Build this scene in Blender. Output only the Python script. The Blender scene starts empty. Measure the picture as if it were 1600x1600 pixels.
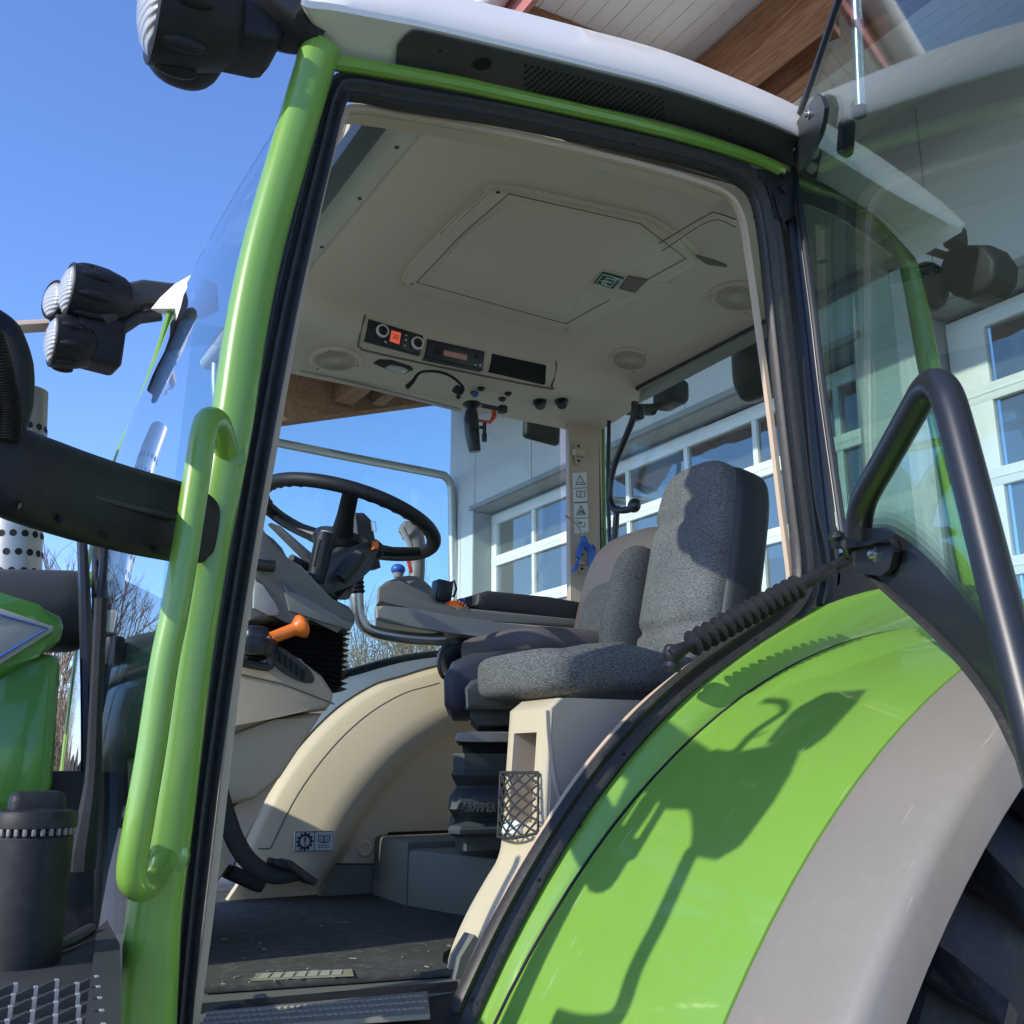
import bpy, bmesh, math, random
from mathutils import Vector as V, Matrix, Euler
random.seed(7)
R_ = math.radians
sc = bpy.context.scene
col = sc.collection
# ------------------------------------------------------------------ camera model (a 1600 px frame, camera at the origin, ground 1.7 m below)
FPX = 1560.0
PITCH = math.atan(400 / FPX)
HEAD = R_(31)
CF = V((math.sin(HEAD) * math.cos(PITCH), math.cos(HEAD) * math.cos(PITCH), math.sin(PITCH)))
CR = V((math.cos(HEAD), -math.sin(HEAD), 0))
CU = CR.cross(CF)
GZ = -1.7
EL, AZ = R_(27), R_(8)
L = V((math.cos(EL) * math.cos(AZ), math.cos(EL) * math.sin(AZ), -math.sin(EL)))   # direction the sunlight travels


def ray(px, py): return CF * FPX + CR * (px - 800) - CU * (py - 800)
def Y(px, py, y):
    d = ray(px, py); return d * (y / d.y)
def X(px, py, x):
    d = ray(px, py); return d * (x / d.x)
def Z(px, py, z):
    d = ray(px, py); return d * (z / d.z)
def PL(px, py, p0, n):
    d = ray(px, py); return d * (p0.dot(n) / d.dot(n))
def YS(pts, y): return [Y(a, b, y) for a, b in pts]
def XS(pts, x): return [X(a, b, x) for a, b in pts]

# ------------------------------------------------------------------ mesh helpers
def cr(pts, n=6, closed=False):
    """Catmull-Rom resample"""
    p = [V(q) for q in pts]; m = len(p); out = []
    for i in range(m if closed else m - 1):
        if closed:
            a, b, c, d = p[(i - 1) % m], p[i], p[(i + 1) % m], p[(i + 2) % m]
        else:
            b, c = p[i], p[i + 1]
            a = p[i - 1] if i else b * 2 - c
            d = p[i + 2] if i + 2 < m else c * 2 - b
        for k in range(n):
            t = k / n
            out.append(0.5 * ((2 * b) + (c - a) * t + (2 * a - 5 * b + 4 * c - d) * t * t + (3 * b - a - 3 * c + d) * t ** 3))
    if not closed: out.append(p[-1].copy())
    return out
def resample(pts, n):
    p = [V(q) for q in pts]; ds = [0]
    for i in range(1, len(p)): ds.append(ds[-1] + (p[i] - p[i - 1]).length)
    out = []; j = 0
    for k in range(n):
        s = ds[-1] * k / (n - 1)
        while j < len(p) - 2 and ds[j + 1] < s: j += 1
        seg = ds[j + 1] - ds[j]
        out.append(p[j].lerp(p[j + 1], 0 if seg == 0 else (s - ds[j]) / seg))
    return out
def B(): return bmesh.new()
def ringfaces(bm, rings, closed_ring=True, closed_path=False, cap=True):
    m = len(rings[0]); k = len(rings)
    for i in range(k if closed_path else k - 1):
        a, b = rings[i], rings[(i + 1) % k]
        for j in range(m if closed_ring else m - 1):
            try: bm.faces.new((a[j], a[(j + 1) % m], b[(j + 1) % m], b[j]))
            except ValueError: pass
    if cap and closed_ring and not closed_path:
        try:
            bm.faces.new(list(reversed(rings[0]))); bm.faces.new(rings[-1])
        except ValueError: pass
def tangents(p, closed):
    n = len(p); t = []
    for i in range(n):
        a = p[(i - 1) % n] if (closed or i) else p[0]
        b = p[(i + 1) % n] if (closed or i < n - 1) else p[-1]
        d = b - a
        t.append(d.normalized() if d.length > 1e-9 else V((0, 0, 1)))
    return t
def val(r, i, n):
    if isinstance(r, (int, float)): return r
    x = i / max(1, n - 1) * (len(r) - 1); j = min(int(x), len(r) - 2)
    return r[j] + (r[j + 1] - r[j]) * (x - j)
def tube(bm, pts, r, n=12, ry=None, up=None, cap=True, closed=False, sq=1.0):
    p = [V(q) for q in pts]; t = tangents(p, closed); rings = []
    nn = None
    for i, q in enumerate(p):
        if up is not None:
            u = V(up) - t[i] * V(up).dot(t[i])
        else:
            if nn is None:
                nn = t[i].orthogonal()
            u = nn - t[i] * nn.dot(t[i])
        u.normalize(); nn = u
        w = t[i].cross(u)
        a = val(r, i, len(p)); b = a if ry is None else val(ry, i, len(p))
        ring = []
        for k in range(n):
            th = 2 * math.pi * k / n; c, s = math.cos(th), math.sin(th)
            if sq != 1.0:
                c = math.copysign(abs(c) ** sq, c); s = math.copysign(abs(s) ** sq, s)
            ring.append(bm.verts.new(q + u * (a * c) + w * (b * s)))
        rings.append(ring)
    ringfaces(bm, rings, True, closed, cap)
def sweep(bm, pts, prof, b, ws=1.0, closed=False, cap=True):
    """planar path; profile (u,v): u along the outward normal b x t, v along b"""
    p = [V(q) for q in pts]; b = V(b).normalized(); t = tangents(p, closed); rings = []
    for i, q in enumerate(p):
        u = b.cross(t[i]); u.normalize(); w = val(ws, i, len(p))
        rings.append([bm.verts.new(q + u * (x * w) + b * y) for x, y in prof])
    ringfaces(bm, rings, True, closed, cap)
def grid(bm, rows, closed=False):
    rings = [[bm.verts.new(V(q)) for q in r] for r in rows]
    ringfaces(bm, rings, closed, False, False)
def solid(bm, t):
    bmesh.ops.recalc_face_normals(bm, faces=bm.faces[:])
    bmesh.ops.solidify(bm, geom=bm.faces[:], thickness=t)
def prism(bm, poly, vec, bev=0.0, seg=2, both=False):
    vec = V(vec); p = [V(q) for q in poly]
    a = [bm.verts.new(q) for q in p]; b = [bm.verts.new(q + vec) for q in p]; n = len(p)
    fa = bm.faces.new(a); fb = bm.faces.new(list(reversed(b)))
    for i in range(n): bm.faces.new((a[i], b[i], b[(i + 1) % n], a[(i + 1) % n]))
    if bev > 0:
        es = set(fa.edges) | (set(fb.edges) if both else set())
        bmesh.ops.bevel(bm, geom=list(es), offset=bev, segments=seg, profile=0.5, affect='EDGES', clamp_overlap=True)
def rbox(bm, c, s, rot=None, bev=0.0, seg=3):
    r = bmesh.ops.create_cube(bm, size=1.0)
    vs = r['verts']
    M = Matrix.Translation(V(c)) @ (rot.to_4x4() if rot is not None else Matrix.Identity(4)) @ Matrix.Diagonal((s[0], s[1], s[2], 1))
    bmesh.ops.transform(bm, matrix=M, verts=vs)
    if bev > 0:
        es = list({e for v in vs for e in v.link_edges})
        bmesh.ops.bevel(bm, geom=es, offset=bev, segments=seg, profile=0.5, affect='EDGES', clamp_overlap=True)
def basis(axis, up=None):
    z = V(axis).normalized()
    u = V(up) if up is not None else z.orthogonal()
    u = (u - z * u.dot(z)).normalized()
    return u, z.cross(u), z
def lathe(bm, prof, o, axis, n=24, up=None, sx=1.0):
    u, w, z = basis(axis, up); o = V(o)
    rings = []
    for r, h in prof:
        rings.append([bm.verts.new(o + z * h + u * (r * sx * math.cos(2 * math.pi * k / n)) + w * (r * math.sin(2 * math.pi * k / n))) for k in range(n)])
    ringfaces(bm, rings, True, False, True)
def spow(x, e): return math.copysign(abs(x) ** e, x)
def sell(bm, c, s, e1=0.4, e2=0.4, rot=None, nu=24, nv=16, fn=None):
    c = V(c); rings = []
    for i in range(1, nv):
        ph = -math.pi / 2 + math.pi * i / nv
        ring = []
        for k in range(nu):
            th = 2 * math.pi * k / nu
            q = V((s[0] * spow(math.cos(ph), e1) * spow(math.cos(th), e2), s[1] * spow(math.cos(ph), e1) * spow(math.sin(th), e2), s[2] * spow(math.sin(ph), e1)))
            if fn: q = fn(q)
            if rot is not None: q = rot @ q
            ring.append(bm.verts.new(c + q))
        rings.append(ring)
    ringfaces(bm, rings, True, False, True)
def disc(bm, c, nrm, r, n=16, h=0.002, up=None, sx=1.0):
    lathe(bm, [(r, 0), (r, h)], c, nrm, n, up, sx)

WORLD = {}
def obj(name, bm, mat, parent=None, angle=35, label=None, fix=True):
    if fix: bmesh.ops.recalc_face_normals(bm, faces=bm.faces[:])
    vs = [v.co for v in bm.verts]
    lo = V((min(v.x for v in vs), min(v.y for v in vs), min(v.z for v in vs)))
    hi = V((max(v.x for v in vs), max(v.y for v in vs), max(v.z for v in vs)))
    c = V(((lo.x + hi.x) / 2, (lo.y + hi.y) / 2, lo.z))
    bmesh.ops.translate(bm, verts=bm.verts[:], vec=-c)
    me = bpy.data.meshes.new(name); bm.to_mesh(me); bm.free()
    for p in me.polygons: p.use_smooth = True
    me.set_sharp_from_angle(angle=R_(angle))
    mats = mat if isinstance(mat, (list, tuple)) else [mat]
    for m in mats: me.materials.append(m)
    o = bpy.data.objects.new(name, me); col.objects.link(o)
    o.location = c - (WORLD[parent.name] if parent else V((0, 0, 0)))
    if parent: o.parent = parent
    WORLD[o.name] = c
    if label: o['label'] = label
    return o
def empty(name, loc, parent=None):
    o = bpy.data.objects.new(name, None); col.objects.link(o); o.empty_display_size = .1
    o.location = V(loc) - (WORLD[parent.name] if parent else V((0, 0, 0)))
    if parent: o.parent = parent
    WORLD[o.name] = V(loc); return o
def tag(o, label, cat, group=None, kind=None):
    if label: o['label'] = label
    if cat: o['category'] = cat
    if group: o['group'] = group
    if kind: o['kind'] = kind
    return o
def mark(bm, n0, idx=1):
    bm.faces.ensure_lookup_table()
    for f in bm.faces[n0:]: f.material_index = idx
def text_bm(s, origin, xdir, ydir, size, ext=0.001, shear=0.0, sx=1.0):
    cu = bpy.data.curves.new('lettering', 'FONT'); cu.body = s; cu.size = size; cu.extrude = ext / 2; cu.shear = shear
    to = bpy.data.objects.new('lettering', cu); col.objects.link(to)
    bpy.context.view_layer.update()
    me = bpy.data.meshes.new_from_object(to.evaluated_get(bpy.context.evaluated_depsgraph_get()))
    bpy.data.objects.remove(to); bpy.data.curves.remove(cu)
    bm = B(); bm.from_mesh(me); bpy.data.meshes.remove(me)
    x = V(xdir).normalized(); y = (V(ydir) - x * V(ydir).dot(x)).normalized(); z = x.cross(y)
    M = Matrix((x, y, z)).transposed().to_4x4(); M.translation = V(origin); M = M @ Matrix.Diagonal((sx, 1, 1, 1))
    bmesh.ops.transform(bm, matrix=M, verts=bm.verts[:])
    return bm

# ------------------------------------------------------------------ materials
def nodes(name):
    m = bpy.data.materials.new(name); m.use_nodes = True
    nt = m.node_tree; return m, nt, nt.nodes, nt.links, nt.nodes['Principled BSDF'], nt.nodes['Material Output']
def pm(name, c, rough=0.5, metal=0.0, spec=0.5, coat=0.0, var=0.10, vscale=6.0, bump=0.0, bscale=300.0, dust=0.0, dustc=(.35, .32, .27), peel=0.0, scratch=0.0):
    m, nt, N, K, b, out = nodes(name)
    tc = N.new('ShaderNodeTexCoord')
    no = N.new('ShaderNodeTexNoise'); no.inputs['Scale'].default_value = vscale; no.inputs['Detail'].default_value = 6; no.inputs['Roughness'].default_value = .65
    K.new(tc.outputs['Object'], no.inputs['Vector'])
    hs = N.new('ShaderNodeMix'); hs.data_type = 'RGBA'
    hs.inputs[6].default_value = (*[x * (1 - var) for x in c], 1); hs.inputs[7].default_value = (*[min(1, x * (1 + var)) for x in c], 1)
    K.new(no.outputs['Fac'], hs.inputs[0])
    last = hs.outputs[2]
    if dust > 0:
        n2 = N.new('ShaderNodeTexNoise'); n2.inputs['Scale'].default_value = vscale * 9; n2.inputs['Detail'].default_value = 8; n2.inputs['Roughness'].default_value = .75
        K.new(tc.outputs['Object'], n2.inputs['Vector'])
        rp = N.new('ShaderNodeMapRange'); rp.inputs[1].default_value = .5; rp.inputs[2].default_value = .78; rp.inputs[4].default_value = dust
        K.new(n2.outputs['Fac'], rp.inputs[0])
        mx = N.new('ShaderNodeMix'); mx.data_type = 'RGBA'; mx.inputs[7].default_value = (*dustc, 1)
        K.new(rp.outputs[0], mx.inputs[0]); K.new(last, mx.inputs[6]); last = mx.outputs[2]
    if scratch > 0:
        for rot, sd_ in ((.5, 0), (-.9, 7), (1.4, 13)):
            mp = N.new('ShaderNodeMapping'); mp.inputs['Rotation'].default_value = (rot, rot * .7, rot); mp.inputs['Scale'].default_value = (2.2, 46, 2.2); mp.inputs['Location'].default_value = (sd_, 0, 0)
            K.new(tc.outputs['Object'], mp.inputs[0]); n3 = N.new('ShaderNodeTexNoise'); n3.inputs['Scale'].default_value = 3; n3.inputs['Detail'].default_value = 3; n3.inputs['Distortion'].default_value = .25
            K.new(mp.outputs[0], n3.inputs['Vector']); r3 = N.new('ShaderNodeMapRange'); r3.inputs[1].default_value = .735; r3.inputs[2].default_value = .765; r3.inputs[4].default_value = scratch
            K.new(n3.outputs['Fac'], r3.inputs[0]); m3 = N.new('ShaderNodeMix'); m3.data_type = 'RGBA'; m3.inputs[7].default_value = (.75, .78, .70, 1)
            K.new(r3.outputs[0], m3.inputs[0]); K.new(last, m3.inputs[6]); last = m3.outputs[2]
    K.new(last, b.inputs['Base Color'])
    rr = N.new('ShaderNodeMapRange'); rr.inputs[3].default_value = max(.02, rough - .07); rr.inputs[4].default_value = min(1, rough + .09)
    K.new(no.outputs['Fac'], rr.inputs[0]); K.new(rr.outputs[0], b.inputs['Roughness'])
    b.inputs['Metallic'].default_value = metal; b.inputs['Specular IOR Level'].default_value = spec
    b.inputs['Coat Weight'].default_value = coat; b.inputs['Coat Roughness'].default_value = .04
    if bump > 0 or peel > 0:
        bt = N.new('ShaderNodeTexNoise'); bt.inputs['Scale'].default_value = bscale if bump > 0 else 45; bt.inputs['Detail'].default_value = 3
        K.new(tc.outputs['Object'], bt.inputs['Vector'])
        bp = N.new('ShaderNodeBump'); bp.inputs['Strength'].default_value = bump if bump > 0 else peel; bp.inputs['Distance'].default_value = .002
        K.new(bt.outputs['Fac'], bp.inputs['Height']); K.new(bp.outputs['Normal'], b.inputs['Normal'])
        if peel > 0: K.new(bp.outputs['Normal'], b.inputs['Coat Normal'])
    return m
def glass(name, tint=(.8, .88, .84), gl=1.0, ior=1.5):
    m, nt, N, K, b, out = nodes(name); N.remove(b)
    tr = N.new('ShaderNodeBsdfTransparent'); tr.inputs[0].default_value = (*tint, 1)
    g = N.new('ShaderNodeBsdfGlossy'); g.inputs['Roughness'].default_value = .004; g.inputs[0].default_value = (.95, .97, 1, 1)
    lw = N.new('ShaderNodeLayerWeight'); lw.inputs[0].default_value = .5          # facing: 0 face-on, 1 grazing
    pw = N.new('ShaderNodeMath'); pw.operation = 'POWER'; pw.inputs[1].default_value = 5.2; K.new(lw.outputs['Facing'], pw.inputs[0])
    mu = N.new('ShaderNodeMath'); mu.operation = 'MULTIPLY_ADD'; mu.inputs[1].default_value = .9 * gl; mu.inputs[2].default_value = .035 * gl; mu.use_clamp = True
    mx = N.new('ShaderNodeMixShader')
    K.new(pw.outputs[0], mu.inputs[0]); K.new(mu.outputs[0], mx.inputs[0]); K.new(tr.outputs[0], mx.inputs[1]); K.new(g.outputs[0], mx.inputs[2])
    K.new(mx.outputs[0], out.inputs[0]); return m

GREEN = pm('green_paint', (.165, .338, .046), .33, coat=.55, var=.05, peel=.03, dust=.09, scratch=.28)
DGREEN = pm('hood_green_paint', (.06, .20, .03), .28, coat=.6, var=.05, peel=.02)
GREYP = pm('grey_fender_paint', (.208, .192, .166), .45, coat=.08, var=.06, dust=.12, dustc=(.42, .39, .34), scratch=.16)
WHITE = pm('white_roof_paint', (.78, .755, .70), .32, coat=.4, var=.03, vscale=2)
BLACK = pm('black_plastic', (.014, .015, .018), .52, spec=.28, var=.25, bump=.12, bscale=500, dust=.05)
BLACKS = pm('black_smooth_paint', (.012, .014, .018), .36, coat=.12, var=.15)
RUBBER = pm('door_seal_rubber', (.026, .026, .026), .45, spec=.35, var=.3, vscale=14, dust=.32, dustc=(.17, .155, .14), bump=.15, bscale=220)
DGREY = pm('dark_grey_plastic', (.040, .042, .043), .5, spec=.3, var=.12, bump=.12, bscale=600)
MGREY = pm('mid_grey_plastic', (.17, .17, .16), .45, var=.08, bump=.1, bscale=600)
LGREY = pm('light_grey_plastic', (.33, .33, .31), .42, var=.06, bump=.08, bscale=600)
BGREY = pm('bluish_grey_plastic', (.060, .072, .074), .55, var=.1)
SLATE = pm('slate_grey_plastic', (.13, .16, .18), .5, var=.1)
CREAM = pm('cream_plastic', (.62, .51, .345), .5, var=.05, vscale=3, bump=.10, bscale=700, dust=.08)
BEIGE = pm('beige_trim_plastic', (.50, .39, .28), .5, var=.07, bump=.1, bscale=500)
TAUPE = pm('taupe_console_plastic', (.47, .38, .295), .5, var=.06, bump=.1, bscale=700)
LINER = pm('headliner_fabric', (.61, .535, .42), .8, var=.05, vscale=3, bump=.25, bscale=900)
LINERD = pm('headliner_recess', (.15, .13, .10), .8)
LEATHER = pm('brown_grey_seat_vinyl', (.095, .080, .078), .6, var=.08, bump=.15, bscale=500)
NAVY = pm('dark_blue_seat_shell', (.045, .047, .065), .55, var=.1)
CHROME = pm('polished_steel', (.36, .34, .30), .32, metal=.85, var=.12, vscale=20)
STEEL = pm('satin_aluminium', (.55, .55, .53), .30, metal=1, var=.1, vscale=15)
GALV = pm('galvanised_steel', (.48, .50, .49), .42, metal=.7, var=.12, vscale=25)
ORANGE = pm('orange_plastic', (.78, .17, .02), .32, var=.06)
RED = pm('red_plastic', (.62, .05, .025), .35)
BLUE = pm('blue_plastic', (.03, .11, .42), .35, var=.08)
WHITEP = pm('white_label', (.72, .73, .70), .5, var=.04)
INK = pm('printed_ink', (.03, .035, .04), .6)
SIGNGREEN = pm('sign_green', (.0, .11, .06), .5)
HOLE = pm('dark_hole', (.004, .004, .005), .8)
MAT = pm('worn_rubber_mat', (.062, .059, .051), .85, spec=.25, var=.4, vscale=5, dust=.8, dustc=(.20, .185, .15), bump=.35, bscale=160)
OLIVE = pm('olive_grey_floor_plastic', (.15, .155, .125), .6, var=.12, dust=.2)
TYRE = pm('dirty_tyre_rubber', (.016, .017, .020), .6, var=.5, vscale=3, dust=.6, dustc=(.085, .065, .045), bump=.3, bscale=60)
WALL = pm('white_sandwich_panel', (.62, .63, .63), .5, var=.05, vscale=1.2, dust=.06, dustc=(.4, .38, .34))
nt = WALL.node_tree; wv = nt.nodes.new('ShaderNodeTexWave'); wv.wave_type = 'BANDS'; wv.bands_direction = 'Y'; wv.inputs['Scale'].default_value = 6.0; bp = nt.nodes.new('ShaderNodeBump'); bp.inputs['Strength'].default_value = .35; bp.inputs['Distance'].default_value = .004
tcw = nt.nodes.new('ShaderNodeTexCoord'); nt.links.new(tcw.outputs['Object'], wv.inputs['Vector']); nt.links.new(wv.outputs['Fac'], bp.inputs['Height']); nt.links.new(bp.outputs['Normal'], nt.nodes['Principled BSDF'].inputs['Normal'])
LINTEL = pm('grey_sheet_trim', (.30, .31, .31), .5, var=.05)
DOORW = pm('white_door_frame', (.82, .83, .82), .4, var=.03)
SOFFIT = pm('white_soffit_board', (.74, .71, .64), .6, var=.05)
FASC = pm('reddish_fascia', (.38, .14, .12), .6)
LENS = pm('clear_lamp_lens', (.42, .43, .42), .12, var=.1, vscale=30, coat=.5)
nt = LENS.node_tree; wv = nt.nodes.new('ShaderNodeTexWave'); wv.bands_direction = 'Z'; wv.inputs['Scale'].default_value = 26; wv.inputs['Distortion'].default_value = .6; bp = nt.nodes.new('ShaderNodeBump'); bp.inputs['Strength'].default_value = .6; bp.inputs['Distance'].default_value = .004
tcw = nt.nodes.new('ShaderNodeTexCoord'); nt.links.new(tcw.outputs['Object'], wv.inputs['Vector']); nt.links.new(wv.outputs['Fac'], bp.inputs['Height']); nt.links.new(bp.outputs['Normal'], nt.nodes['Principled BSDF'].inputs['Normal'])
BARK = pm('bare_bark', (.17, .13, .10), .85, var=.3, vscale=20)
TWIG = pm('dry_twigs', (.27, .21, .14), .85, var=.3, vscale=20)
GLASS = glass('tinted_cab_glass', (.80, .89, .87), 1.15)
GLASSW = glass('windshield_glass', (.78, .86, .86), 1.5)
GLASSD = glass('door_glass', (.72, .81, .77), 1.1)

def wood_mat():
    m, nt, N, K, b, out = nodes('orange_timber')
    tc = N.new('ShaderNodeTexCoord'); mp = N.new('ShaderNodeMapping'); mp.inputs['Scale'].default_value = (14, .9, 14)
    no = N.new('ShaderNodeTexNoise'); no.inputs['Scale'].default_value = 3; no.inputs['Detail'].default_value = 7; no.inputs['Distortion'].default_value = 1.2
    rp = N.new('ShaderNodeValToRGB'); rp.color_ramp.elements[0].position = .3; rp.color_ramp.elements[0].color = (.17, .075, .034, 1)
    rp.color_ramp.elements[1].position = .7; rp.color_ramp.elements[1].color = (.42, .215, .105, 1)
    K.new(tc.outputs['Object'], mp.inputs[0]); K.new(mp.outputs[0], no.inputs['Vector']); K.new(no.outputs['Fac'], rp.inputs[0]); K.new(rp.outputs[0], b.inputs['Base Color'])
    b.inputs['Roughness'].default_value = .7; return m
WOOD = wood_mat()
def fabric_mat(name, dark, light, per=.0085):
    m, nt, N, K, b, out = nodes(name)
    tc = N.new('ShaderNodeTexCoord'); sp = N.new('ShaderNodeSeparateXYZ'); K.new(tc.outputs['Object'], sp.inputs[0])
    def mth(op, a, bb=None):
        n = N.new('ShaderNodeMath'); n.operation = op
        for i, q in enumerate((a, bb)):
            if q is None: continue
            if isinstance(q, (int, float)): n.inputs[i].default_value = q
            else: K.new(q, n.inputs[i])
        return n.outputs[0]
    k = 2 * math.pi / per
    u = mth('ADD', sp.outputs['Y'], mth('MULTIPLY', sp.outputs['X'], .8))
    v = mth('MULTIPLY', sp.outputs['Z'], k)
    a = mth('MULTIPLY', mth('SINE', v), mth('SINE', mth('MULTIPLY', u, k * .8)))
    mpz = N.new('ShaderNodeMapping'); mpz.inputs['Scale'].default_value = (1, 1, 2.6); K.new(tc.outputs['Object'], mpz.inputs[0])
    no = N.new('ShaderNodeTexNoise'); no.inputs['Scale'].default_value = 150; no.inputs['Detail'].default_value = 3; no.inputs['Roughness'].default_value = .6; K.new(mpz.outputs[0], no.inputs['Vector'])
    n5 = N.new('ShaderNodeTexNoise'); n5.inputs['Scale'].default_value = 9; n5.inputs['Detail'].default_value = 4; K.new(tc.outputs['Object'], n5.inputs['Vector'])
    w = mth('ADD', mth('ADD', mth('MULTIPLY', a, .10), mth('SUBTRACT', mth('MULTIPLY', no.outputs['Fac'], 2.4), .75)), mth('MULTIPLY', mth('SUBTRACT', n5.outputs['Fac'], .5), .5))
    mx = N.new('ShaderNodeMix'); mx.data_type = 'RGBA'; mx.inputs[6].default_value = (*dark, 1); mx.inputs[7].default_value = (*light, 1)
    K.new(w, mx.inputs[0]); K.new(mx.outputs[2], b.inputs['Base Color'])
    b.inputs['Roughness'].default_value = .85; b.inputs['Specular IOR Level'].default_value = .2
    bp = N.new('ShaderNodeBump'); bp.inputs['Strength'].default_value = .25; bp.inputs['Distance'].default_value = .002
    K.new(w, bp.inputs['Height']); K.new(bp.outputs['Normal'], b.inputs['Normal'])
    return m
FABRIC = fabric_mat('woven_seat_fabric', (.050, .052, .056), (.205, .205, .192), .0085)
FABRICD = fabric_mat('dark_seat_fabric', (.03, .032, .034), (.11, .115, .115), .006)
def pane_mat():
    m, nt, N, K, b, out = nodes('reflective_window_pane'); N.remove(b)
    d = N.new('ShaderNodeBsdfDiffuse'); d.inputs[0].default_value = (.080, .088, .086, 1)
    g = N.new('ShaderNodeBsdfGlossy'); g.inputs['Roughness'].default_value = .02; g.inputs[0].default_value = (.92, .93, .92, 1)
    no = N.new('ShaderNodeTexNoise'); no.inputs['Scale'].default_value = 1.6
    tc = N.new('ShaderNodeTexCoord'); K.new(tc.outputs['Object'], no.inputs['Vector'])
    bp = N.new('ShaderNodeBump'); bp.inputs['Strength'].default_value = .06; bp.inputs['Distance'].default_value = .05
    K.new(no.outputs['Fac'], bp.inputs['Height']); K.new(bp.outputs['Normal'], g.inputs['Normal'])
    lw = N.new('ShaderNodeFresnel'); lw.inputs[0].default_value = 1.9
    mu = N.new('ShaderNodeMath'); mu.operation = 'MULTIPLY_ADD'; mu.inputs[1].default_value = 1.2; mu.inputs[2].default_value = .13; mu.use_clamp = True
    mx = N.new('ShaderNodeMixShader'); K.new(lw.outputs[0], mu.inputs[0]); K.new(mu.outputs[0], mx.inputs[0])
    K.new(d.outputs[0], mx.inputs[1]); K.new(g.outputs[0], mx.inputs[2]); K.new(mx.outputs[0], out.inputs[0]); return m
PANE = pane_mat()
def emis(name, c, s):
    m, nt, N, K, b, out = nodes(name); b.inputs['Base Color'].default_value = (*c, 1)
    b.inputs['Emission Color'].default_value = (*c, 1); b.inputs['Emission Strength'].default_value = s; return m
LCD = emis('red_lcd', (.55, .09, .05), .45)
LCD2 = emis('amber_lcd', (.20, .10, .075), .2)

def pxm(p): return FPX / V(p).dot(CF)
NY = V((0, -1, 0))
# ================================================================== TRACTOR
T = empty('tractor', (1.3, 2.35, GZ))
tag(T, 'bright green tractor with white roof and open left cab door, parked before the building', 'tractor')

# ---- near front pillar (green)
PIL = [(226, 1640), (234, 1520), (242, 1425), (262, 1290), (277, 1180), (295, 1040), (322, 870), (344, 760), (362, 660), (383, 520), (411, 385), (450, 245), (490, 110), (500, 78)]
pp = YS(PIL, 1.585)
bm = B(); tube(bm, cr(pp, 4), [.041, .039, .036, .034, .033, .033, .034, .035, .035, .036, .038], 24, ry=[.036, .036], up=(1, 0, 0), sq=.78)
obj('front_pillar', bm, GREEN, T)
# far front pillar
FPIL = [(268, 480), (246, 555), (216, 640), (184, 715), (158, 800), (137, 900), (119, 1040), (99, 1210), (85, 1330)]
fp = YS(FPIL, 3.12)
bm = B(); tube(bm, cr(fp, 4), .011, 10); obj('front_pillar', bm, GREEN, T)
# ---- door header and rear pillar (green)
HD = [(497, 96), (545, 101), (700, 128), (800, 150), (900, 172), (1000, 195), (1100, 222), (1180, 248), (1222, 268)]
bm = B(); tube(bm, cr(YS(HD, 1.588), 4), .016, 10)
obj('door_header', bm, GREEN, T)
RP = [(1215, 270), (1262, 290), (1310, 305), (1350, 328), (1390, 362), (1414, 400), (1430, 460), (1449, 560), (1472, 680), (1500, 830), (1530, 980)]
bm = B(); tube(bm, cr(YS(RP, 1.64), 4), [.016, .016, .018, .024, .030, .030, .030], 12, up=(0, -1, 0))
obj('rear_pillar', bm, GREEN, T)
# ---- door opening: rubber seal loop and inner trim
SEAL = [(274, 1660), (281, 1580), (296, 1425), (316, 1250), (345, 1040), (372, 870), (397, 720), (434, 520), (464, 385), (497, 250), (522, 155), (548, 138), (620, 150), (700, 163), (800, 180), (900, 202), (1000, 224), (1090, 247), (1150, 270), (1184, 305), (1200, 370), (1212, 480), (1229, 640), (1246, 790), (1256, 880), (1252, 925), (1222, 965), (1165, 1005), (1085, 1062), (1010, 1130), (930, 1225), (860, 1330), (795, 1445), (740, 1560), (712, 1630)]
WS = [.55, .55, .58, .62, .66, .68, .72, .76, .74, .72, .74, .9, 1, 1, 1, 1, 1, 1.05, 1.1, 1.15, 1.15, 1.15, 1.15, 1.15, 1.15, 1.12, 1.1, 1.08, 1.08, 1.08, 1.08, 1.1, 1.12, 1.12, 1.12]
PROF = [(-.031, -.004), (-.031, .012), (-.026, .019), (-.018, .016), (-.013, .010), (-.008, .012), (0, .022), (.008, .022), (.013, .013), (.017, .012), (.022, .018), (.029, .018), (.032, .012), (.032, -.004)]
bm = B(); sweep(bm, cr(YS(SEAL, 1.612), 5), PROF, NY, WS)
sl = obj('door_seal', bm, RUBBER, T, angle=50)
bm = B()
for q in [(1217, 530), (1240, 760), (1178, 340), (905, 1290), (842, 1375), (736, 1562), (975, 1178), (990, 225), (1180, 1000)]:
    p = Y(q[0], q[1], 1.592); bm = B(); disc(bm, p, NY, .0035, 10, .002); obj('seal_hole', bm, HOLE, sl)
TRIM = [(306, 1600), (312, 1560), (330, 1425), (372, 1060), (395, 900), (426, 720), (461, 520), (487, 385), (517, 250), (540, 182), (555, 170), (620, 178), (700, 192), (800, 212), (900, 234), (1000, 258), (1080, 281), (1135, 303), (1158, 335), (1170, 400), (1184, 500), (1203, 640), (1221, 790), (1235, 900), (1232, 922), (1200, 960), (1140, 1000), (1060, 1055), (985, 1120), (905, 1215), (835, 1325), (770, 1440), (716, 1560)]
bm = B(); sweep(bm, cr(YS(TRIM, 1.625), 5), [(-.004, -.010), (-.004, .002), (.008, .003), (.008, -.010)], NY, 1.0)
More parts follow.
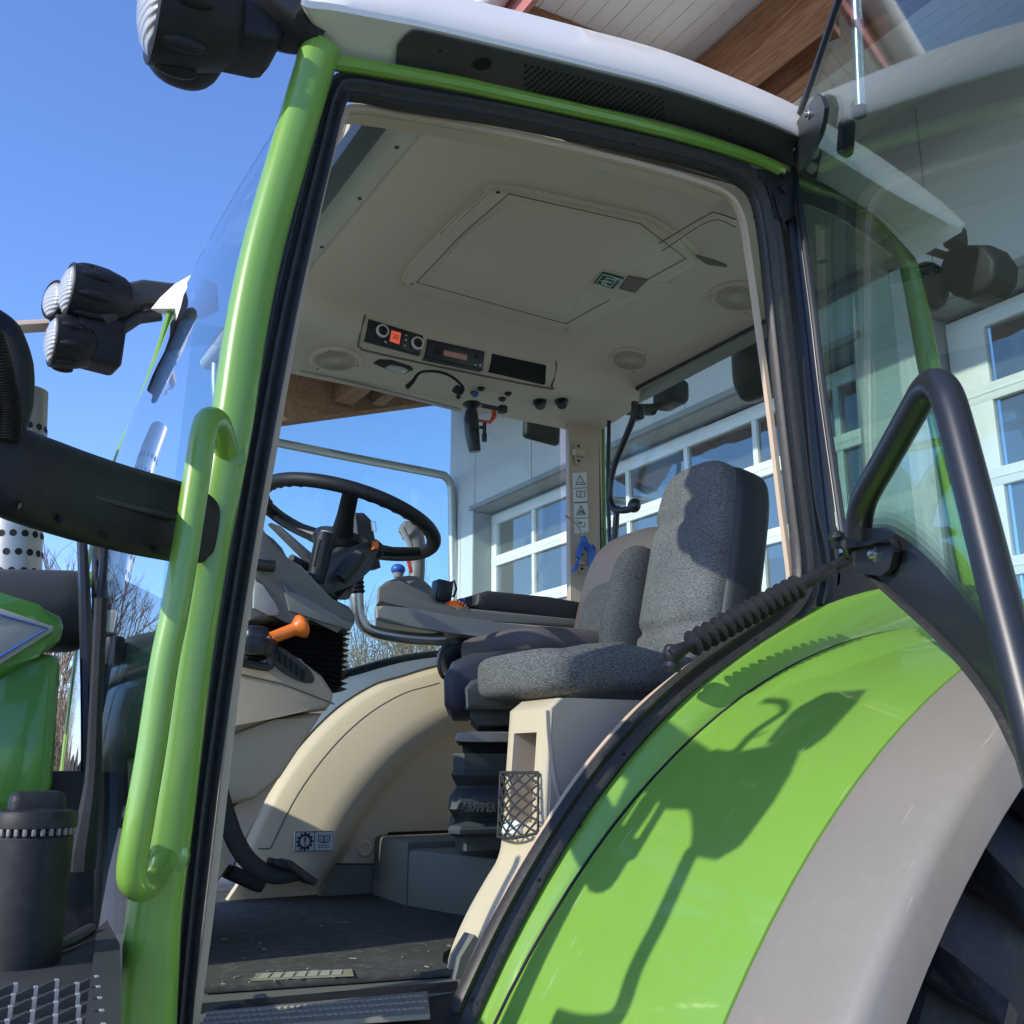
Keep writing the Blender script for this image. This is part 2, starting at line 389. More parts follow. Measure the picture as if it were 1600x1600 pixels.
sweep(bm, cr(YS(TRIM[9:18], 1.632), 5), [(-.004, -.05), (-.008, -.006), (.012, -.006), (.012, -.05)], NY, 1.0)
obj('door_trim', bm, BEIGE, T, angle=50)
# B-pillar body behind the seal
BP = [(1232, 280), (1238, 340), (1250, 450), (1262, 560), (1277, 700), (1290, 820), (1304, 930)]
bm = B(); sweep(bm, cr(YS(BP, 1.635), 4), [(-.030, -.05), (-.030, .012), (-.020, .020), (-.012, .006), (-.004, .006), (.004, .018), (.016, .018), (.022, -.05)], NY)
obj('door_pillar', bm, BLACKS, T, angle=50)
bm = B()
for off in (0, 16):
    pts = YS([(1252 + off * .5, 560), (1268 + off, 760), (1286 + off, 850), (1292 + off, 900), (1283 + off, 945)], 1.606)
    sweep(bm, cr(pts[(0 if off == 0 else 2):], 5), [(-.004, -.01), (-.004, .006), (.004, .006), (.004, -.01)], NY)
obj('guide_rail', bm, DGREY, T)
bm = B(); prism(bm, YS([(1290, 890), (1330, 860), (1372, 905), (1385, 945), (1330, 950), (1290, 950)], 1.60), (0, .06, 0), .006)
obj('pillar_foot', bm, BLACK, T)
# upper hinge body
bm = B(); prism(bm, YS([(1182, 262), (1240, 268), (1250, 330), (1222, 350), (1205, 330)], 1.592), (0, .05, 0), .006)
for q in ((1218, 272), (1222, 297)): lathe(bm, [(.011, 0), (.011, .010), (.006, .014)], Y(q[0], q[1], 1.592), NY, 12)
for q in ((1198, 285), (1208, 300), (1216, 320)): tube(bm, YS([(q[0], q[1]), (q[0] + 12, q[1] + 40)], 1.588), .003, 6)
obj('hinge_body', bm, BLACK, T)

# ---- hand rail
HR = [(356, 722), (350, 690), (341, 662), (327, 656), (317, 680), (308, 740), (291, 850), (272, 960), (256, 1040), (235, 1180), (216, 1290), (206, 1355), (211, 1380), (228, 1384), (246, 1362), (262, 1335)]
HY = [1.575, 1.54, 1.49, 1.455, 1.44, 1.435, 1.43, 1.43, 1.43, 1.43, 1.43, 1.435, 1.445, 1.475, 1.53, 1.575]
bm = B(); tube(bm, cr([Y(a, b_, c) for (a, b_), c in zip(HR, HY)], 6), .0195, 16)
hrl = obj('handrail', bm, GREEN, T, angle=60)
for q in ((354, 712), (262, 1338)):
    bm = B(); lathe(bm, [(.030, -.02), (.030, .004), (.024, .008)], Y(q[0], q[1], 1.565), (-.35, -.9, .1), 18); obj('rail_flange', bm, GREEN, hrl)

# ---- roof
LE = [(470, 6), (482, 12), (525, 17), (620, 35), (676, 46), (820, 80), (930, 107), (1040, 135), (1140, 168), (1235, 205), (1330, 262), (1400, 305), (1470, 343), (1503, 362)]
TE = [(470, 0), (482, -4), (525, -26), (620, -28), (676, -15), (820, 20), (930, 49), (1040, 80), (1140, 119), (1246, 166), (1336, 220), (1408, 268), (1475, 318), (1506, 350)]
IN = [(492, 50), (505, 74), (545, 88), (640, 103), (700, 113), (820, 139), (930, 163), (1040, 188), (1140, 219), (1235, 258), (1310, 300), (1365, 335), (1410, 380), (1432, 405)]
le = cr(YS(LE, 1.50), 4); te = cr(YS(TE, 1.555), 4); inn = cr(YS(IN, 1.60), 4)
NR = len(le)
far = lambda p: V((p.x + .05, 4.70 - p.y, p.z - .03 * max(0, 1 - (p.x - .47) / .5)))
bm = B()
le2 = [p + V((0, -.004, .012)) for p in le]
ramp = lambda p: max(0.0, min(1.0, (p.x - .47) / .7))
crown = [[V((p.x, 1.66, q.z + .03 * ramp(p))) for p, q in zip(le, te)], [V((p.x, 1.95, q.z + .10 * ramp(p))) for p, q in zip(le, te)]]
mid = [V((p.x, 2.35, q.z + .115 * ramp(p))) for p, q in zip(le, te)]
rows = [inn, [a.lerp(b_, .5) for a, b_ in zip(inn, le)], le, le2, [a.lerp(b_, .5) + V((0, -.010, 0)) for a, b_ in zip(le2, te)], te] + crown + [mid]
frows = [[far(p) for p in r] for r in reversed(rows[:-1])]
# the middle of the roof starts behind the curved windscreen: keep only the side wings in front of it
allr = rows + frows
rings = [[bm.verts.new(q) for q in r] for r in allr]
for i in range(len(rings) - 1):
    for j in range(NR - 1):
        ym = (allr[i][j].y + allr[i + 1][j].y) / 2
        if allr[i][j + 1].x < .80 and ym > 1.60: continue
        bm.faces.new((rings[i][j], rings[i][j + 1], rings[i + 1][j + 1], rings[i + 1][j]))
# front ends of the wings and rear closing
bm.faces.new([r[0] for r in rings[:6]])
bm.faces.new([r[-1] for r in rings])
for v in [v for v in bm.verts if not v.link_faces]: bm.verts.remove(v)
prism(bm, [Y(234, 483, 3.16), Y(250, 464, 3.12), Y(272, 443, 3.05), Y(302, 426, 2.96), Y(304, 468, 2.96), Y(278, 483, 3.04)], (.10, .10, .03), .006)
roof = obj('cab_roof', bm, WHITE, T, angle=40)
# black side panel with loudspeaker grille under the roof edge
def under(s, v, h):
    i = max(0, min(NR - 1.001, s * (NR - 1))); j = int(i); f = i - j
    a = le[j].lerp(le[j + 1], f); b_ = inn[j].lerp(inn[j + 1], f)
    t = (le[j + 1] - le[j]).normalized(); w = (b_ - a).normalized(); n = t.cross(w)
    if n.y > 0: n = -n
    return a.lerp(b_, v) + n * h
def s_of(px):
    best = min(range(NR), key=lambda k: abs(_sx[k] - px)); return best / (NR - 1)
def px_of(p):
    p = V(p); return 800 + FPX * p.dot(CR) / p.dot(CF)
_sx = [px_of(p) for p in le]
s0, s1 = s_of(606), s_of(1385)
rowsu = []
for k in range(60):
    t = k / 59; s = s0 + (s1 - s0) * t
    e0 = max(0, 1 - t / .12); e1 = max(0, 1 - (1 - t) / .03)
    e = max(e0, e1)
    v0 = .05 + .93 * (1 - math.sqrt(max(0, 1 - e * e)))
    rowsu.append([under(s, v0 + (1.0 - v0) * q / 6, .004) for q in range(7)])
bm = B(); grid(bm, rowsu); solid(bm, .003); n0 = len(bm.faces)
sa, sb = s_of(822), s_of(1040)
nx, ny = 24, 8
for i in range(nx):
    for j in range(ny):
        s = sa + (sb - sa) * (i + (.5 if j % 2 else 0)) / nx; v = .30 + .62 * j / (ny - 1)
        c = under(s, v, .0075); n = under(s, v, .02) - under(s, v, .0)
        disc(bm, c, n, .0042, 6, .0008)
mark(bm, n0)
obj('roof_side_panel', bm, [pm('roof_panel_plastic', (.052, .055, .060), .5, var=.15, dust=.1), HOLE], roof, angle=50)
for px_, v, r, nm in ((742, .52, .020, 'lamp_opening'), (662, .42, .004, 'screw_hole'), (1128, .6, .005, 'screw_hole'), (1215, .75, .005, 'screw_hole'), (1330, .6, .018, 'lamp_opening')):
    bm = B(); s = s_of(px_ + 18); c = under(s, v, .0075); n = under(s, v, .02) - under(s, v, 0)
    disc(bm, c, n, r, 20, .0008); obj(nm, bm, HOLE, roof)
bm = B(); s = s_of(760); c = under(s, .52, .008); n = (under(s, .52, .02) - under(s, .52, 0)).normalized(); u, w, z = basis(n)
tube(bm, [c + u * (.021 * math.cos(k * .314)) + w * (.021 * math.sin(k * .314)) for k in range(20)], .002, 6, closed=True)
obj('lamp_bezel', bm, DGREY, roof)

# ---- work lights: a bracket from the roof corner and lamp heads (axis pointing forward)
def worklamp(c, ax, r, body, back, name='work_light', tail=True):
    """one lamp: bowl-shaped housing with ribs round the lens, lens facing ax"""
    bm = B()
    lathe(bm, [(r * .55, -body), (r * .8, -body * .86), (r * .98, -body * .5), (r * 1.04, -body * .2), (r * 1.04, 0), (r * .97, .004), (r * .90, -.004)], c, ax, 28)
    u, w, z = basis(ax, (0, 0, 1))
    for k in range(8):
        a = k * math.pi / 4 + .4
        q = V(c) + (u * math.cos(a) + w * math.sin(a)) * r * 1.0 - z * body * .32
        sell(bm, q, (r * .16, r * .16, body * .26), 1, 1, rot=Matrix((u, w, z)).transposed(), nu=10, nv=8)
    o = obj(name, bm, BLACK, T, angle=50)
    bm = B(); lathe(bm, [(r * .89, -.012), (r * .89, .002), (r * .70, r * .16), (r * .38, r * .26), (r * .02, r * .30)], c, ax, 28)
    obj('lamp_lens', bm, LENS, o, angle=60)
    return o
# near pair (only the lower lamp is in the picture)
c = Y(232, 8, 1.62)
wl = worklamp(c + V((.01, 0, .005)), (-1, .04, -.03), .098, .15, 0)
bm = B(); prism(bm, YS([(300, -60), (424, -60), (423, 40), (416, 112), (404, 126), (392, 127), (318, 112), (300, 96)], 1.70), (0, -.13, 0), .014, 3, True)
sell(bm, Y(290, 68, 1.70), (.075, .07, .082), .85, .85)
obj('lamp_housing', bm, BLACK, wl)
wl2 = worklamp(c + V((.06, .05, .19)), (-1, -.3, 0), .085, .14, 0)
bm = B(); tube(bm, [c + V((.20, .03, .10)), Y(430, 20, 1.60), Y(470, 40, 1.58), Y(498, 66, 1.58)], [.05, .065, .055, .03], 12, ry=[.06, .05, .05, .03], up=(0, 1, 0), sq=.7)
obj('lamp_bracket', bm, BLACK, wl2)
# far pair
c = Y(82, 532, 3.28)
wl = worklamp(c, (-1, -.06, -.02), .082, .13, 0)
bm = B(); rbox(bm, Y(152, 532, 3.28) + V((0, .02, 0)), (.155, .12, .17), Euler((0, R_(2), R_(6))).to_matrix(), .018)
obj('lamp_housing', bm, BLACK, wl)
c2 = Y(106, 453, 3.26)
wl = worklamp(c2, (-1, -.10, 0), .088, .20, 0)
bm = B(); lathe(bm, [(.085, 0), (.088, .04), (.08, .10), (.055, .15), (.03, .18)], Y(135, 452, 3.27), (1, .1, -.12), 20)
obj('lamp_housing', bm, BLACK, wl)
wl = worklamp(Y(82, 468, 3.33), (-1, -.40, -.05), .064, .10, 0)
bm = B(); tube(bm, YS([(150, 496), (195, 468), (225, 461), (262, 464), (300, 464)], 3.27), [.045, .05, .05, .045, .045], 12, ry=[.05, .045, .045, .035], up=(0, 1, 0), sq=.6)
tube(bm, YS([(172, 500), (190, 515), (215, 497), (250, 492)], 3.27), .022, 8)
obj('lamp_bracket', bm, DGREY, T)
bm = B(); tube(bm, YS([(75, 508), (30, 511), (4, 512)], 3.45), .019, 8, sq=.5)
tube(bm, YS([(22, 520), (24, 532), (38, 540)], 3.45), .010, 8)
obj('mirror_bar', bm, BEIGE, T)

# ---- mirror arm with cable conduit, and the two mirror heads it carries outside the frame
A1 = [(334, 830), (318, 825), (270, 813), (205, 798), (140, 780), (70, 757), (20, 738), (-20, 712), (-30, 670), (-28, 640)]
AY = [1.548, 1.54, 1.51, 1.47, 1.43, 1.38, 1.35, 1.34, 1.34, 1.34]
ap = [Y(a, b_, c_) for (a, b_), c_ in zip(A1, AY)]
bm = B(); tube(bm, cr(ap, 5), [.040, .056, .063, .063, .062, .060, .058, .052, .046, .036], 16, ry=[.012, .016, .022, .026, .03, .034, .036, .036, .034, .03], up=(0, 0, 1), sq=.75)
arm = obj('mirror_arm', bm, BLACK, T, angle=50)
bm = B(); tube(bm, cr([p + V((0, -.034, -.004)) for p in ap[2:7]], 5), .0045, 6); obj('arm_ridge', bm, DGREY, arm)
for q, yy in (((33, 792), 1.32), ((94, 812), 1.36), ((168, 838), 1.41), ((245, 860), 1.47)):
    bm = B(); rbox(bm, Y(q[0], q[1], yy), (.007, .012, .010), None, .003); obj('arm_clip', bm, HOLE, arm)
bm = B(); hp = cr([Y(a, b_, 1.305) for a, b_ in ((-30, 470), (-8, 530), (8, 590), (16, 640), (14, 690))], 24)
tube(bm, hp, [.0125 if k % 2 else .0098 for k in range(len(hp))], 12)
obj('cable_conduit', bm, BLACK, arm, angle=80)
bm = B(); tube(bm, cr([Y(a, b_, 1.35) for a, b_ in ((-16, 490), (8, 520), (24, 570), (26, 630), (14, 690))], 6), [.012, .02, .022, .02, .015], 12); obj('arm_hub', bm, BLACK, arm)

# ---- windscreen: wraps from pillar to pillar and runs up into the roof
def interp(tbl, z):
    if z <= tbl[0][0]: return tbl[0][1]
    for (a, b_), (c_, d) in zip(tbl, tbl[1:]):
        if z <= c_: return b_ + (d - b_) * (z - a) / (c_ - a)
    return tbl[-1][1]
nt_ = sorted((p.z, p.x) for p in pp); ft_ = sorted((p.z, p.x) for p in fp)
prof = []
zs = [-.42 + .085 * k for k in range(21)]
rows = []
for k in range(23):
    y = 1.60 + 1.52 * k / 22; f = (y - 1.6) / 1.52
    row = []
    for z in zs:
        x = interp(nt_, z) * (1 - f) + interp(ft_, z) * f
        x -= .05 * (1 - (2 * f - 1) ** 2) * (1 - .5 * max(0, (z - .7) / .6))
        row.append(V((x, y, z)))
    e = row[-1]
    for q in range(1, 7):
        a = q / 6 * 1.25
        row.append(V((e.x + .02 + .30 * (1 - math.cos(a)) * .9 + .02 * q, e.y, e.z + .10 * math.sin(a))))
    rows.append(row)
bm = B(); grid(bm, rows); obj('windscreen', bm, GLASSW, T, angle=80)
# wiper and black centre strip
bm = B()
w0 = [(150, 850, 2.45), (158, 1000, 2.30), (163, 1200, 2.22), (160, 1420, 2.18)]
pts = cr([Y(a, b_, c_) - V((.03, 0, 0)) for a, b_, c_ in w0], 5)
tube(bm, pts, [.012, .018, .020, .018], 8, ry=.012)
pts2 = cr([Y(a, b_, c_) - V((.02, 0, 0)) for a, b_, c_ in ((178, 850, 2.42), (170, 960, 2.38), (162, 1000, 2.36))], 5)
tube(bm, pts2, [.010, .016, .008], 8, ry=.008)
tube(bm, [Y(178, 1000, 2.2), Y(182, 1250, 2.1), Y(176, 1460, 2.05)], .022, 10)
wp = obj('windscreen_wiper', bm, BLACKS, T)
bm = B(); rbox(bm, Y(158, 970, 2.25), (.02, .03, .05), None, .004); rbox(bm, Y(176, 972, 2.25), (.015, .03, .05), None, .004); obj('wiper_pivot', bm, LGREY, wp)
bm = B(); prism(bm, YS([(150, 850), (166, 850), (168, 960), (183, 966), (182, 1100), (174, 1240), (166, 1500), (118, 1500), (128, 1330), (132, 1200), (142, 1040), (150, 960)], 2.42), (0, .06, 0), .008); obj('screen_bracket', bm, BLACK, T)
bm = B(); prism(bm, YS([(78, 1205), (146, 1205), (150, 1500), (70, 1500)], 2.1), (0, .25, 0), .01); obj('scuttle_box', bm, BLACK, T)
bm = B(); tube(bm, cr(YS([(158, 935), (150, 1100), (145, 1220), (130, 1330), (128, 1360)], 1.68), 5), [.010, .010, .012, .02, .02], 8); obj('screen_edge_strip', bm, BLACK, T)

# ---- bonnet on the far left with grey panel, and tube, exhaust behind
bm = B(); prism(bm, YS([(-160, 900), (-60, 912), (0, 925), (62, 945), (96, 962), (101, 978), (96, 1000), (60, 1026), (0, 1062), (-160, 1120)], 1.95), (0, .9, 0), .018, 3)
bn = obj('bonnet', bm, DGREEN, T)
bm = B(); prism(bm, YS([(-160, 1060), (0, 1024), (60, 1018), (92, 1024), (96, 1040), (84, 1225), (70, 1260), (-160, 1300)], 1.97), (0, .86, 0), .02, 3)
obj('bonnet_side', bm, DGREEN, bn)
bm = B(); prism(bm, YS([(-160, 948), (0, 950), (84, 979), (83, 986), (0, 1038), (-160, 1075)], 1.944), (0, .012, 0), .002)
obj('bonnet_panel', bm, LGREY, bn)
bm = B(); pts = YS([(-160, 958), (-2, 960), (74, 982), (0, 1026), (-160, 1064)], 1.941); tube(bm, pts, .0022, 6); obj('panel_outline', bm, BLUE, bn)
bm = B(); a = Y(-60, 955, 2.5); b_ = Y(124, 955, 2.5); lathe(bm, [(.092, 0), (.095, .02), (.095, (b_ - a).length - .02), (.09, (b_ - a).length)], a, b_ - a, 24)
obj('intake_pipe', bm, DGREY, T)
bm = B(); prism(bm, YS([(-60, 990), (120, 990), (118, 1000), (-60, 1050)], 2.6), (0, .1, 0)); obj('intake_base', bm, BLACK, T)
ex0 = Y(20, 930, 3.05); ex1 = Y(33, 612, 3.05); ax = (ex1 - ex0)
bm = B(); lathe(bm, [(.072, -.25), (.072, ax.length), (.066, ax.length), (.066, -.25)], ex0, ax, 32)
n0 = len(bm.faces); u, w, z = basis(ax)
for i in range(15):
    for j in range(13):
        h = -.15 + j * .052
        if h > .50: continue
        a = (i + (.5 if j % 2 else 0)) * 2 * math.pi / 15
        n = u * math.cos(a) + w * math.sin(a); disc(bm, ex0 + z * h + n * .0712, n, .0098, 12, .0015)
mark(bm, n0); obj('exhaust_stack', bm, [CHROME, HOLE], T)
bm = B(); tube(bm, cr(YS([(98, 925), (108, 908), (125, 903), (140, 908)], 3.0), 5), .022, 12); obj('front_handle', bm, GREEN, T)

# ---- canister and step at lower left
cb = Y(30, 1500, 1.52); ct = Y(58, 1262, 1.52); ax = V((0, 0, 1)); hh = ct.z - cb.z
bm = B(); lathe(bm, [(.049, -.25), (.050, hh * .80), (.046, hh * .83), (.046, hh * .86)], cb, ax, 36)
cn = obj('filter_canister', bm, BLACK, T)
bm = B(); lathe(bm, [(.050, hh * .86), (.053, hh * .87), (.053, hh * .955), (.050, hh * .98), (.030, hh * 1.0), (.01, hh * 1.0)], cb, ax, 36); obj('canister_lid', bm, BLACK, cn)
bm = B(); rbox(bm, cb + V((0, -.004, hh * 1.01)), (.070, .042, .040), None, .013); obj('lid_grip', bm, BLACK, cn)
bm = B()
for k in range(30):
    a = k * 2 * math.pi / 30; rbox(bm, cb + V((.0495 * math.cos(a), .0495 * math.sin(a), hh * .845)), (.0055, .0055, .010), Matrix.Rotation(a, 3, 'Z'), .0015)
obj('lid_ring', bm, MGREY, cn)
# step tray
STZ = -.245
def st(px, py, dz=0): 
    p = Z(px, py, STZ); p.z += dz; return p
bm = B(); poly = [st(-120, 1512), st(0, 1508), st(90, 1492), st(150, 1462), st(172, 1472), st(185, 1700), st(-120, 1700)]
prism(bm, [p + V((0, 0, 0)) for p in poly], (0, 0, -.03), .006, 2, True)
stp = obj('access_step', bm, DGREY, T)
bm = B(); tube(bm, cr([st(-120, 1512, .008), st(0, 1507, .008), st(90, 1490, .010), st(140, 1468, .014)], 5), .009, 8); obj('step_rim', bm, DGREY, stp)
bm = B()
o_, dx, dy = st(60, 1570), V((.042, -.002, 0)), V((.004, .030, 0))
for i in range(-7, 6):
    for j in range(-6, 3):
        q = o_ + dx * i + dy * j + dx * (.5 if j % 2 else 0)
        pq = 800 + FPX * q.dot(CR) / q.dot(CF)
        if pq > 132 or q.y > 1.38: continue
        prism(bm, [q + V((-.018, -.004, 0)), q + V((.016, -.004, 0)), q + V((.016, -.004, .012)), q + V((.010, -.004, .012))], (0, .008, 0))
        n0 = len(bm.faces); rbox(bm, q + V((.0165, 0, .0075)), (.004, .009, .011), None); mark(bm, n0)
obj('grip_pattern', bm, [DGREY, LGREY], stp)
bm = B(); prism(bm, [st(150, 1466), st(166, 1450), st(186, 1490), st(188, 1700), st(120, 1700)], (0, 0, .012), .003); obj('step_end', bm, DGREY, stp)

# ================================================================== rear fender, wheel
FC, FR = V((2.258, 0, -1.274)), 1.611
def arch(r, y, n=48, cx=FC.x, cz=FC.z):
    """arch from low front over the top and down behind"""
    out = []
    for k in range(n + 1):
        t = k / n
        if t < .62:
            a = math.asin((-.80 - cz) / r); th = math.pi - a + (math.pi / 2 - (math.pi - a)) * (t / .62)
            out.append(V((cx + r * math.cos(th), y, cz + r * math.sin(th))))
        else:
            th = math.pi / 2 - (t - .62) / .38 * math.pi / 2; rz = r * .42
            out.append(V((cx + .95 * math.cos(th), y, cz + r - rz + rz * math.sin(th))))
    return out
bm = B(); grid(bm, [arch(1.718, 1.640, cx=2.385, cz=-1.25), arch(1.716, 1.598, cx=2.385, cz=-1.25), arch(1.700, 1.586, cx=2.372, cz=-1.252), arch(1.650, 1.570, cx=2.31, cz=-1.262), arch(1.616, 1.560, cx=2.268, cz=-1.272), arch(1.585, 1.556)])
obj('fender_inner_panel', bm, GREEN, T, angle=50)
bm = B(); grid(bm, [arch(1.58, 1.553), arch(1.606, 1.551), arch(1.613, 1.546), arch(1.614, 1.53), arch(1.606, 1.48), arch(1.604, 1.40), arch(1.606, 1.25), arch(1.609, 1.12), arch(1.6105, 1.0715), arch(1.604, 1.0695)])
fen = obj('rear_fender', bm, GREEN, T, angle=50)
bm = B(); tube(bm, arch(1.6095, 1.5545), .0042, 6); obj('fender_gap', bm, HOLE, fen)
bm = B(); grid(bm, [arch(1.600, 1.0685), arch(1.609, 1.0675), arch(1.611, 1.062), arch(1.611, .93), arch(1.610, .897), arch(1.604, .882), arch(1.592, .874), arch(1.545, .868), arch(1.540, .872), arch(1.58, .89)])
obj('fender_extension', bm, GREYP, fen, angle=40)
bm = B(); grid(bm, [arch(1.57, 1.60), arch(1.56, .90)]); obj('wheel_housing', bm, HOLE, fen)
# wheel
WC = V((2.02, .95, -.76))
bm = B(); lathe(bm, [(.50, -.30), (.62, -.335), (.80, -.33), (.90, -.27), (.925, -.22), (.93, .22), (.90, .27), (.80, .33), (.62, .335), (.50, .30)], WC + V((0, .30, 0)), (0, 1, 0), 64)
for k in range(36):
    th = 2 * math.pi * k / 36
    for sgn, off in ((-1, 0), (1, .5)):
        a = th + off * 2 * math.pi / 36
        ra, rb = .965, .80
        def P(r, ang, y): return WC + V((r * math.cos(ang), .30 + y, r * math.sin(ang)))
        da = .05
        poly = [P(.935, a, sgn * .02), P(.935, a + .05, sgn * .02), P(.90, a + .16, sgn * .30), P(.80, a + .16, sgn * .335), P(.80, a + .12, sgn * .335), P(.90, a + .11, sgn * .31)]
        vs = [bm.verts.new(q) for q in poly]
        out = [bm.verts.new(q + (V((q.x - WC.x, 0, q.z - WC.z)).normalized() * .04 + V((0, sgn * .012, 0)))) for q in poly]
        for i in range(6):
            bm.faces.new((vs[i], vs[(i + 1) % 6], out[(i + 1) % 6], out[i]))
        bm.faces.new(out)
tw = obj('rear_wheel', bm, TYRE, T, angle=30)
bm = B(); lathe(bm, [(.52, .02), (.54, 0), (.50, .05), (.44, .12), (.25, .14), (.22, .06), (.02, .05)], WC, (0, 1, 0), 48); obj('wheel_rim', bm, GREYP, tw)
# seal of the door sill and tread plate
bm = B(); prism(bm, [Z(300, 1566, -.365), Z(716, 1530, -.365), Z(722, 1600, -.40), Z(300, 1640, -.40)], (0, 0, -.05), .006, 2)
obj('door_sill', bm, BLACK, T)
q = [Z(322, 1584, -.372), Z(668, 1552, -.372), Z(672, 1588, -.372), Z(312, 1612, -.372)]
for p in q: p.z += .004
bm = B(); prism(bm, q, (0, 0, -.008), .002)
tp = obj('tread_plate', bm, pm('worn_tread_metal', (.20, .185, .155), .6, metal=.15, var=.3, vscale=30), T)
bm = B()
for i in range(34):
    for j in range(3):
        t = (i + .5 + (.5 if j % 2 else 0)) / 35; v = .22 + .27 * j
        c = q[0].lerp(q[1], t).lerp(q[3].lerp(q[2], t), v) + V((0, 0, .0005))
        for s in (1, -1): rbox(bm, c, (.016, .0028, .003), Matrix.Rotation(s * .7, 3, 'Z'), .001)
obj('tread_pattern', bm, pm('worn_tread_ridge', (.30, .28, .24), .5, metal=.2), tp)
# stay (bellows-covered gas spring) between fender edge and door
sa_, sb_ = Y(1048, 1024, 1.545), Y(1330, 871, 1.50)
ax = sb_ - sa_; ln = ax.length
prof = [(.012, 0), (.016, .01), (.014, .03), (.012, ln * .07)]
nb = 14
for k in range(nb):
    h = ln * (.09 + .60 * k / nb); s = ln * .60 / nb
    prof += [(.0125, h), (.0135, h + s * .28), (.0275, h + s * .50), (.0265, h + s * .56), (.0135, h + s * .82)]
prof += [(.0145, ln * .70), (.0155, ln * .72), (.015, ln * .86), (.011, ln * .88), (.013, ln * .90), (.0125, ln * .99), (.008, ln)]
bm = B(); lathe(bm, prof, sa_, ax, 20)
stay = obj('door_stay', bm, BLACK, T, angle=28)
bm = B(); lathe(bm, [(.016, 0), (.019, .012), (.015, .02), (.02, .035), (.017, .05), (.012, .055)], Y(1050, 1050, 1.56), (0, -.1, 1), 16); obj('stay_ball', bm, BLACKS, stay)

# ================================================================== door (open)
DD = V((-math.sin(R_(35)), -math.cos(R_(35)), 0)); DN = V((DD.y, -DD.x, 0))
H0 = Y(1290, 700, 1.53)
if DN.dot(-H0) < 0: DN = -DN
def DP(px, py, off=0.0): return PL(px, py, H0 + DN * off, DN)
def DT(t, z): return V((H0.x + DD.x * t, H0.y + DD.y * t, z))
EDGE = [(1313, -8), (1290, 62), (1265, 135), (1246, 190), (1239, 225), (1243, 280), (1256, 370), (1272, 490), (1286, 610), (1303, 730), (1318, 835)]
LOW = [(1345, 884), (1400, 932), (1480, 1005), (1550, 1090), (1600, 1185)]
ep = cr([DP(a, b_) for a, b_ in EDGE], 4)
lp = cr([DP(a, b_) for a, b_ in LOW], 4)
rest = cr([lp[-1], DT(.98, -.22), DT(1.10, -.35), DT(1.17, -.2), DT(1.17, .5), DT(1.13, 1.2), DT(1.0, 1.52), DT(.75, 1.60), ep[0]], 5)
outline = ep + lp + rest[1:-1]
door = empty('cab_door', H0, T)
bm = B(); prism(bm, outline, -DN * .006); obj('door_glass', bm, GLASSD, door)
bm = B(); tube(bm, ep, .0088, 10); obj('door_edge_trim', bm, BLACKS, door)
bm = B(); tube(bm, [p + DN * .0075 + DD * -.004 for p in ep[12:]], .0028, 6); obj('edge_strip', bm, pm('dark_edge_trim', (.11, .11, .105), .42, metal=.6), door)
bm = B(); tube(bm, [DP(1322, 842)] + lp + rest[1:10], .012, 10, ry=.008, up=tuple(DN)); obj('door_rubber', bm, RUBBER, door)
FR1 = [(1335, 835), (1372, 828), (1400, 834), (1440, 862), (1490, 915), (1545, 985), (1600, 1062)]
f1 = cr([DP(a, b_, .003) for a, b_ in FR1], 4); l1 = cr([DP(a, b_, .003) for a, b_ in [(1330, 868)] + LOW], 4)
f1 = resample(f1 + [DT(1.0, -.12) + DN * .003, DT(1.1, -.2) + DN * .003], 40); l1 = resample(l1 + [DT(.98, -.21) + DN * .003, DT(1.09, -.33) + DN * .003], 40)
bm = B(); grid(bm, [f1, l1]); obj('glass_border', bm, BLACKS, door)
def frit(name, a):
    m, nt, N, K, b, out = nodes(name); b.inputs['Base Color'].default_value = (.01, .011, .013, 1); b.inputs['Roughness'].default_value = .3
    tr = N.new('ShaderNodeBsdfTransparent'); mx = N.new('ShaderNodeMixShader'); mx.inputs[0].default_value = a
    K.new(tr.outputs[0], mx.inputs[1]); K.new(b.outputs[0], mx.inputs[2]); K.new(mx.outputs[0], out.inputs[0]); return m
FRM = [frit('printed_dots_%d' % k, a) for k, a in enumerate((.75, .5, .28, .1))]
bm = B(); ms = []
for k in range(4):
    g0 = [p + (p - q).normalized() * (.012 * k) for p, q in zip(f1, l1)]; g1 = [p + (p - q).normalized() * (.012 * (k + 1)) for p, q in zip(f1, l1)]
    va = [bm.verts.new(p) for p in g0]; vb = [bm.verts.new(p) for p in g1]
    for i in range(len(va) - 1):
        f = bm.faces.new((va[i], va[i + 1], vb[i + 1], vb[i])); f.material_index = k
obj('printed_fade', bm, FRM, door)
HP = [(1341, 838), (1344, 805), (1354, 772), (1385, 717), (1430, 637), (1449, 606), (1463, 600), (1476, 612), (1490, 650), (1520, 765), (1555, 905), (1590, 1040), (1625, 1180), (1665, 1330)]
bm = B(); tube(bm, cr([DP(a, b_, .055) for a, b_ in HP], 6), [.0245, .0245, .023, .023, .0235, .024, .0245, .024], 16); obj('door_handle', bm, BLACKS, door, angle=60)
